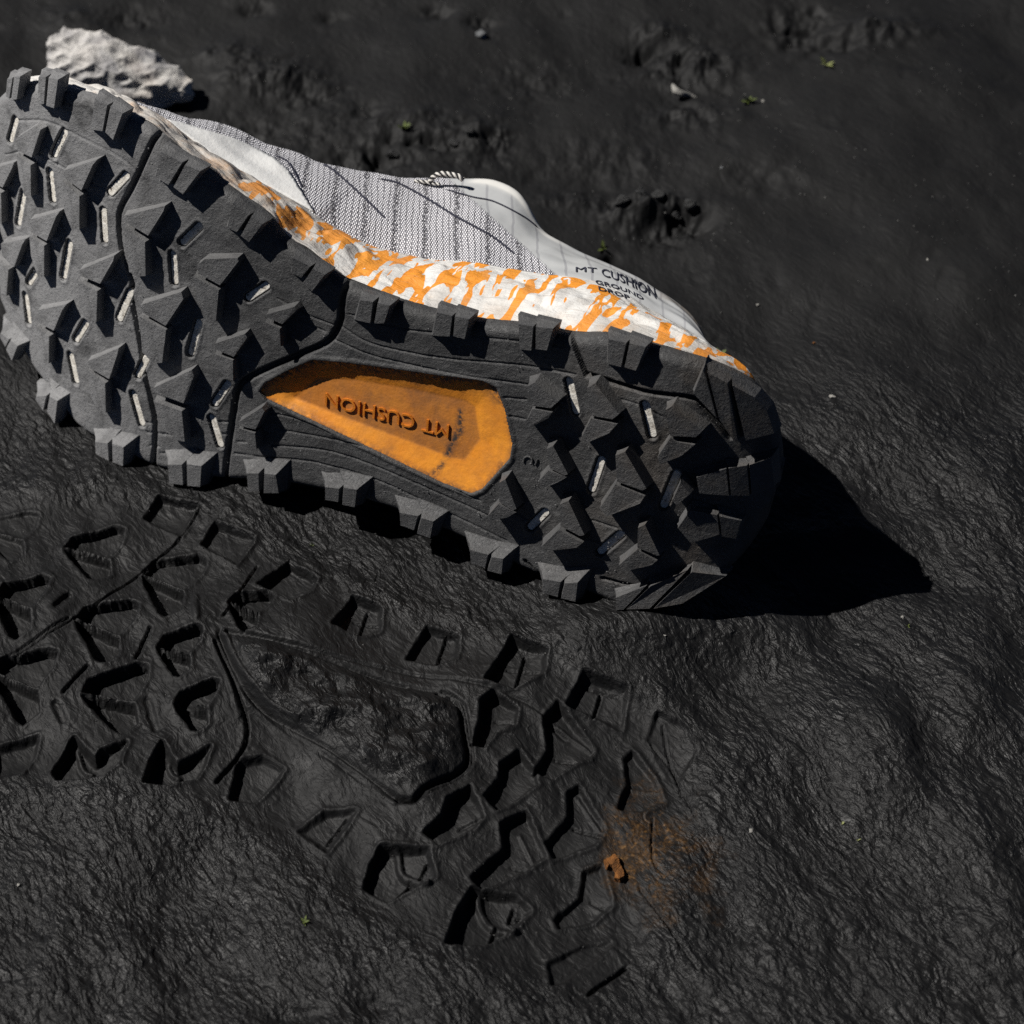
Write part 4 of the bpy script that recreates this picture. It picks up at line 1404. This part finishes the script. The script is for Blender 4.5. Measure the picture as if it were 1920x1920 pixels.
crumb = G([(640, 190), (960, 240), (980, 330), (700, 330), (560, 300), (430, 240)])
cm = 1 - smooth(-0.01, 0.008, poly_sdf(GX, GY, crumb))
cm = np.maximum(cm, 1 - smooth(-0.006, 0.006, poly_sdf(GX, GY, G([(1130, 360), (1290, 350), (1330, 430), (1250, 470), (1140, 410)]))))
cm = np.maximum(cm, 0.6 * (1 - smooth(-0.006, 0.010, poly_sdf(GX, GY, G([(1300, 1780), (1920, 1700), (1920, 1920), (1250, 1920)])))))
crn = fbm(GX * 190, GY * 190, 3, 91)
Z += cm * (0.0007 * crn + 0.0008 * fbm(GX * 70, GY * 70, 2, 93))
# scattered pits of the dusty far part
pit = 0.4 * np.clip(fbm(GX * 75, GY * 75, 2, 95) - 0.5, 0, 1) * smooth(0.02, 0.06, GY)
Z -= 0.003 * pit * near

far_dust = smooth(0.02, 0.12, GY)
rust_c = G([(1225, 1590)])[0]
rd = np.hypot((GX - rust_c[0]) / 0.0135, (GY - rust_c[1]) / 0.0175)
rust = np.clip(1.5 - rd + 0.7 * fbm(GX * 70, GY * 70, 3, 61), 0, 1)
RM_ = RM_ * (1 - 0.80 * far_dust) * near * (1 - 0.50 * inp * (1 - mound))
Vall = np.stack([GX, GY, Z], -1).reshape(-1, 3)
Fall = grid_faces(len(gy), len(gx))
pm = (psd < 0.0015).ravel()
inprint = pm[Fall].all(1)
ground_objs = []
for nm, fsel in (('ground', ~inprint), ('shoe_print', inprint)):
    f = Fall[fsel]
    used = np.unique(f)
    remap = np.full(len(Vall), -1, np.int32); remap[used] = np.arange(len(used))
    me = fast_mesh(nm, Vall[used], remap[f])
    set_attr(me, 'rough_mask', RM_.ravel()[used])
    set_attr(me, 'dust', far_dust.ravel()[used])
    set_attr(me, 'pressed', (inp * (1 - mound)).ravel()[used])
    set_attr(me, 'rust', rust.ravel()[used])
    ground_objs.append(link(nm, me, MUD))
ground, shoe_print = ground_objs
tag(ground, kind='structure')
shoe_print.parent = ground
shoe_print['label'] = 'sharp print of the lugged sole pressed into the dark mud'

from mathutils.kdtree import KDTree


def gz(x, y):
    i = int(np.clip(np.searchsorted(gx, x), 0, len(gx) - 1)); j = int(np.clip(np.searchsorted(gy, y), 0, len(gy) - 1))
    return float(Z[j, i])


rnd = random.Random(5)
pts = []; rr = []
while len(pts) < 2600:
    q_ = on_ground([(rnd.uniform(-40, 1960), rnd.uniform(-40, 1960))])[0]
    if float(perlin(np.array([q_[0] * 30]), np.array([q_[1] * 30]), 91)[0]) < rnd.uniform(-0.3, 0.6): continue
    r_ = rnd.choice((0.00016, 0.0002, 0.00026, 0.00034)) * (1.5 if q_[1] > 0.1 else 1)
    pts.append((q_[0], q_[1], gz(*q_) + r_ * 0.2)); rr.append(r_)
V, F = grains(pts, rr, rnd)
tag(link('grit', fast_mesh('grit', V, F, False), GRIT), 'fine dark grit scattered over the mud', 'grit', kind='stuff')

# ------------------------------------------------------------------ stone behind the toe
def rock(name, pts, mat, subdiv, amp, freq, seed, pits=()):
    bm = bmesh.new()
    for p in pts: bm.verts.new(p)
    bmesh.ops.convex_hull(bm, input=bm.verts[:])
    bmesh.ops.delete(bm, geom=[v for v in bm.verts if not v.link_faces], context='VERTS')
    bmesh.ops.triangulate(bm, faces=bm.faces[:])
    for k in range(subdiv):
        L = sorted(e.calc_length() for e in bm.edges)
        thr_ = L[int(len(L) * 0.3)] if k < 2 else 0
        bmesh.ops.subdivide_edges(bm, edges=[e for e in bm.edges if e.calc_length() > thr_], cuts=1, use_grid_fill=True)
        bmesh.ops.triangulate(bm, faces=bm.faces[:])
        if k < subdiv - 2: bmesh.ops.smooth_vert(bm, verts=bm.verts[:], factor=0.16, use_axis_x=True, use_axis_y=True, use_axis_z=True)
    bm.normal_update()
    V = np.array([v.co[:] for v in bm.verts]); N = np.array([v.normal[:] for v in bm.verts])
    n = fbm(V[:, 0] * freq + V[:, 2] * freq * 0.6, V[:, 2] * freq * 1.5 + V[:, 1] * freq * 0.8, 4, seed)
    rg = -np.abs(perlin(V[:, 0] * freq * 1.3 + 3, V[:, 2] * freq * 2.2 + V[:, 1] * freq, seed + 9))
    D = amp * (n * 0.8 + rg * 1.4)
    for (px_, py_, pz_, r_, dd) in pits:
        q_ = ((V[:, 0] - px_) ** 2 + (V[:, 1] - py_) ** 2 + (V[:, 2] - pz_) ** 2) / r_ ** 2
        D -= dd * np.exp(-q_ * 1.5)
    V = V + N * D[:, None]
    for v, c in zip(bm.verts, V): v.co = c
    me = bpy.data.meshes.new(name); bm.to_mesh(me); bm.free()
    for p in me.polygons: p.use_smooth = True
    return link(name, me, mat)


sc = on_ground([(225, 185)])[0]
mm = 0.001
hullpts = [(-33, 4, 26), (-30, 16, 26), (-36, 0, 12), (-38, 6, 0), (-30, -8, 0), (-12, -10, 2), (-5, -7, 20), (0, 12, 24), (14, -8, 16), (16, 12, 18), (30, -6, 13), (33, 6, 12), (35, 0, 6),
           (28, -6, 4), (14, -8, -1), (20, 12, 0), (-20, 18, 0), (5, -12, 4), (-30, -4, 16)]
pits = [(24 * mm, -9 * mm, 8 * mm, 4 * mm, 5 * mm), (-12 * mm, -13 * mm, 2 * mm, 8 * mm, 7 * mm), (-10 * mm, -10 * mm, 6 * mm, 6 * mm, 5 * mm), (19 * mm, -8 * mm, 9 * mm, 3.4 * mm, 4 * mm), (27 * mm, -6 * mm, 12 * mm, 3 * mm, 3 * mm), (4 * mm, -12 * mm, 5 * mm, 3 * mm, 3 * mm), (10 * mm, -9 * mm, 14 * mm, 3 * mm, 2 * mm),
        (28 * mm, -8 * mm, 2 * mm, 6 * mm, 5 * mm), (-3 * mm, -10 * mm, 8 * mm, 3 * mm, 2.5 * mm)]
stone = rock('stone', [(x * mm, y * mm, z * mm) for x, y, z in hullpts], STONE, 6, 0.0016, 75, 11, pits)
stone.location = (sc[0] + 0.001, sc[1] - 0.001, gz(*sc) - 0.001)
stone.rotation_euler = (R(-6), R(2), R(-6))
stone.scale = (0.95, 1.0, 1.05)
tag(stone, 'rough pale grey stone on the mud behind the toe of the shoe', 'stone')


def pebble(px, py, r, name, mat, label, cat, seed, sx=1.0, sz=0.7, group=None):
    if r < 0.0020: r *= 0.7
    p = on_ground([(px, py)])[0]
    rnd = random.Random(seed)
    pts = []
    for _ in range(14):
        v = Vector((rnd.uniform(-1, 1), rnd.uniform(-1, 1), rnd.uniform(-1, 1))).normalized()
        pts.append((v.x * r * sx, v.y * r, v.z * r * sz))
    o = rock(name, pts, mat, 3, r * 0.12, 0.6 / r, seed)
    o.location = (p[0], p[1], gz(*p) + r * sz * 0.35)
    tag(o, label, cat, group)
    return o


pebble(903, 72, 0.0034, 'pebble', PEB, 'small blue-grey pebble lying beside a dark dent near the top edge', 'pebble', 3)
pebble(1430, 188, 0.0013, 'chip', BONE, 'tiny white chip right of a green tuft, top right', 'chip', 5)
pebble(1735, 505, 0.0010, 'chip', BONE, 'tiny pale speck alone on the mud at the right, above the shadow', 'chip', 6)
pebble(1560, 752, 0.0016, 'chip', BONE, 'dull pale crumb on the mud right of the heel', 'chip', 7, 1.5)
pebble(1421, 566, 0.0011, 'chip', BONE, 'tiny pale crumb right of the shoe heel printing', 'chip', 8)
pebble(1352, 318, 0.0012, 'chip', PEB, 'small grey crumb on bare mud above the heel', 'chip', 9)
pebble(1408, 1553, 0.0013, 'chip', BONE, 'tiny pale grain right of the rusty stain', 'chip', 10)
pebble(1690, 1165, 0.0011, 'chip', BONE, 'pale speck just below the tip of the shadow', 'chip', 13)
pebble(1245, 1210, 0.0008, 'chip', BONE, 'tiny light grain on the mud below the heel of the shoe', 'chip', 14)
pebble(33, 1655, 0.0010, 'chip', BONE, 'bright white speck at the lower left edge', 'chip', 15)
pebble(1527, 645, 0.0012, 'crumb', RUST, 'small rusty crumb on the mud above the heel shadow', 'crumb', 16)
for k, (x, y, r) in enumerate([(1165, 388, .0036), (1200, 372, .0040), (1232, 380, .0030), (1290, 388, .0034), (1268, 398, .0024), (880, 262, .0026), (735, 292, .0030), (850, 270, .0024)]):
    wh = ['left of the largest one in the ridge above the heel', 'largest one in the ridge above the heel', 'just right of the largest one above the heel', 'rightmost of the ridge above the heel',
          'low one in the ridge above the heel', 'right end of the crumbly patch above the knit', 'lowest one in the crumbly patch above the knit', 'middle of the crumbly patch above the knit'][k]
    pebble(x, y, r, 'mud_clod', CLOD, 'dark lump of dried mud, ' + wh, 'clod', 30 + k, 1.2, 0.8, 'dark mud clods beyond the shoe')

# curved pale splinter
P = []
for x, y, z in [(1262, 146, .006), (1268, 158, .0045), (1278, 165, .003), (1292, 168, .001), (1306, 172, .0003)]:
    g = on_ground([(x, y)], z)[0]; P.append((g[0], g[1], z + gz(*g)))
V, F = tube(catmull(P, 6), np.interp(np.arange(25), [0, 6, 18, 24], [0.0006, 0.0017, 0.0012, 0.0003]), 8)
o = link('splinter', fast_mesh('splinter', V, F), BONE)
tag(o, 'curved pale splinter lying on the mud at the upper right', 'splinter')

# rusty flake: broken curved shard standing proud of the mud
fo = on_ground([(1133, 1603), (1141, 1597), (1152, 1591), (1159, 1597), (1165, 1609), (1171, 1622), (1172, 1634), (1163, 1640), (1153, 1638), (1156, 1625), (1149, 1613), (1142, 1609), (1137, 1617)])
c = fo.mean(0)
bm = bmesh.new()
rn = random.Random(8)
base = [bm.verts.new((p[0] - c[0], p[1] - c[1], 0)) for p in fo]
topv = [bm.verts.new(((p[0] - c[0]) * 0.97 + rn.uniform(-1, 1) * 0.0002, (p[1] - c[1]) * 0.97 + rn.uniform(-1, 1) * 0.0002, 0.0028 + rn.uniform(-1, 1) * 0.0006)) for p in fo]
n = len(fo)
for i_ in range(n):
    bm.faces.new((base[i_], base[(i_ + 1) % n], topv[(i_ + 1) % n], topv[i_]))
bm.faces.new(topv)
bmesh.ops.triangulate(bm, faces=bm.faces[:])
bmesh.ops.subdivide_edges(bm, edges=bm.edges[:], cuts=3)
for v in bm.verts:
    k_ = rn.uniform(-1, 1) * 0.00012
    v.co += Vector((k_, rn.uniform(-1, 1) * 0.00012, rn.uniform(-1, 1) * 0.00016))
bmesh.ops.recalc_face_normals(bm, faces=bm.faces[:])
me = bpy.data.meshes.new('rusty_flake'); bm.to_mesh(me); bm.free()
o = link('rusty_flake', me, RUST)
o.location = (c[0], c[1], gz(*c) - 0.0004)
tag(o, 'broken rust-orange flake sitting in the stained heel of the print', 'flake')


# tiny sprouts
def sprout(px, py, size, n, label, seed, mat=LEAF):
    rnd = random.Random(seed)
    p = on_ground([(px, py)])[0]
    root = bpy.data.objects.new('sprout', None); COL.objects.link(root)
    root.location = (p[0], p[1], gz(*p)); root.empty_display_size = 0.003
    tag(root, label, 'sprout', 'tiny green sprouts on the mud')
    for k in range(n):
        a = rnd.uniform(0, 2 * math.pi); tilt = rnd.uniform(0.25, 1.1); L = size * rnd.uniform(0.6, 1.1); w = L * rnd.uniform(0.14, 0.26)
        d = np.array([math.cos(a) * math.sin(tilt), math.sin(a) * math.sin(tilt), math.cos(tilt)])
        s = np.array([-math.sin(a), math.cos(a), 0])
        V = []
        for t, ww in ((0, 0.35), (0.35, 0.9), (0.7, 0.8), (1.0, 0.05)):
            c = d * L * t + np.array([d[0], d[1], -0.5]) * (t * t) * L * 0.25
            for sg, dz in ((-1, 0.12), (0, 0), (1, 0.12)):
                V.append(tuple(c + s * sg * ww * w + np.array([0, 0, dz * w])))
        F = [(i * 3 + j, i * 3 + j + 1, i * 3 + j + 4, i * 3 + j + 3) for i in range(3) for j in range(2)]
        me = bpy.data.meshes.new('leaf'); me.from_pydata(V, [], F); me.update()
        for q_ in me.polygons: q_.use_smooth = True
        o = link('leaf', me, mat, root)
    return root


PALEG = mat_plain('pale_bud', (0.24, 0.26, 0.10), 0.5, 0.2, 400)
sprout(757, 250, 0.0038, 6, 'small green sprout in the crumbly mud above the knit', 1)
sprout(1550, 118, 0.0048, 5, 'pale yellow-green bud, highest sprout at the top right', 2, PALEG)
sprout(1131, 452, 0.0036, 6, 'faint green sprout close above the heel of the upper', 3)
sprout(1350, 660, 0.0036, 6, 'green sprout touching the orange heel of the midsole', 4)
sprout(1402, 186, 0.0044, 7, 'thin green tuft beside a tiny white chip', 5)
sprout(570, 1726, 0.0022, 5, 'dim green sprout low in the foreground, below the print', 6)
sprout(585, 1018, 0.0016, 4, 'minute green sprout between the shoe and its print', 7)
sprout(1581, 1537, 0.0012, 5, 'minute yellow-green sprout right of the rusty stain', 8, PALEG)
sprout(1610, 1568, 0.0012, 4, 'second minute sprout below and right of the yellow-green one', 9, PALEG)
sprout(1700, 1182, 0.0014, 4, 'minute sprout below the tip of the heel shadow', 10)
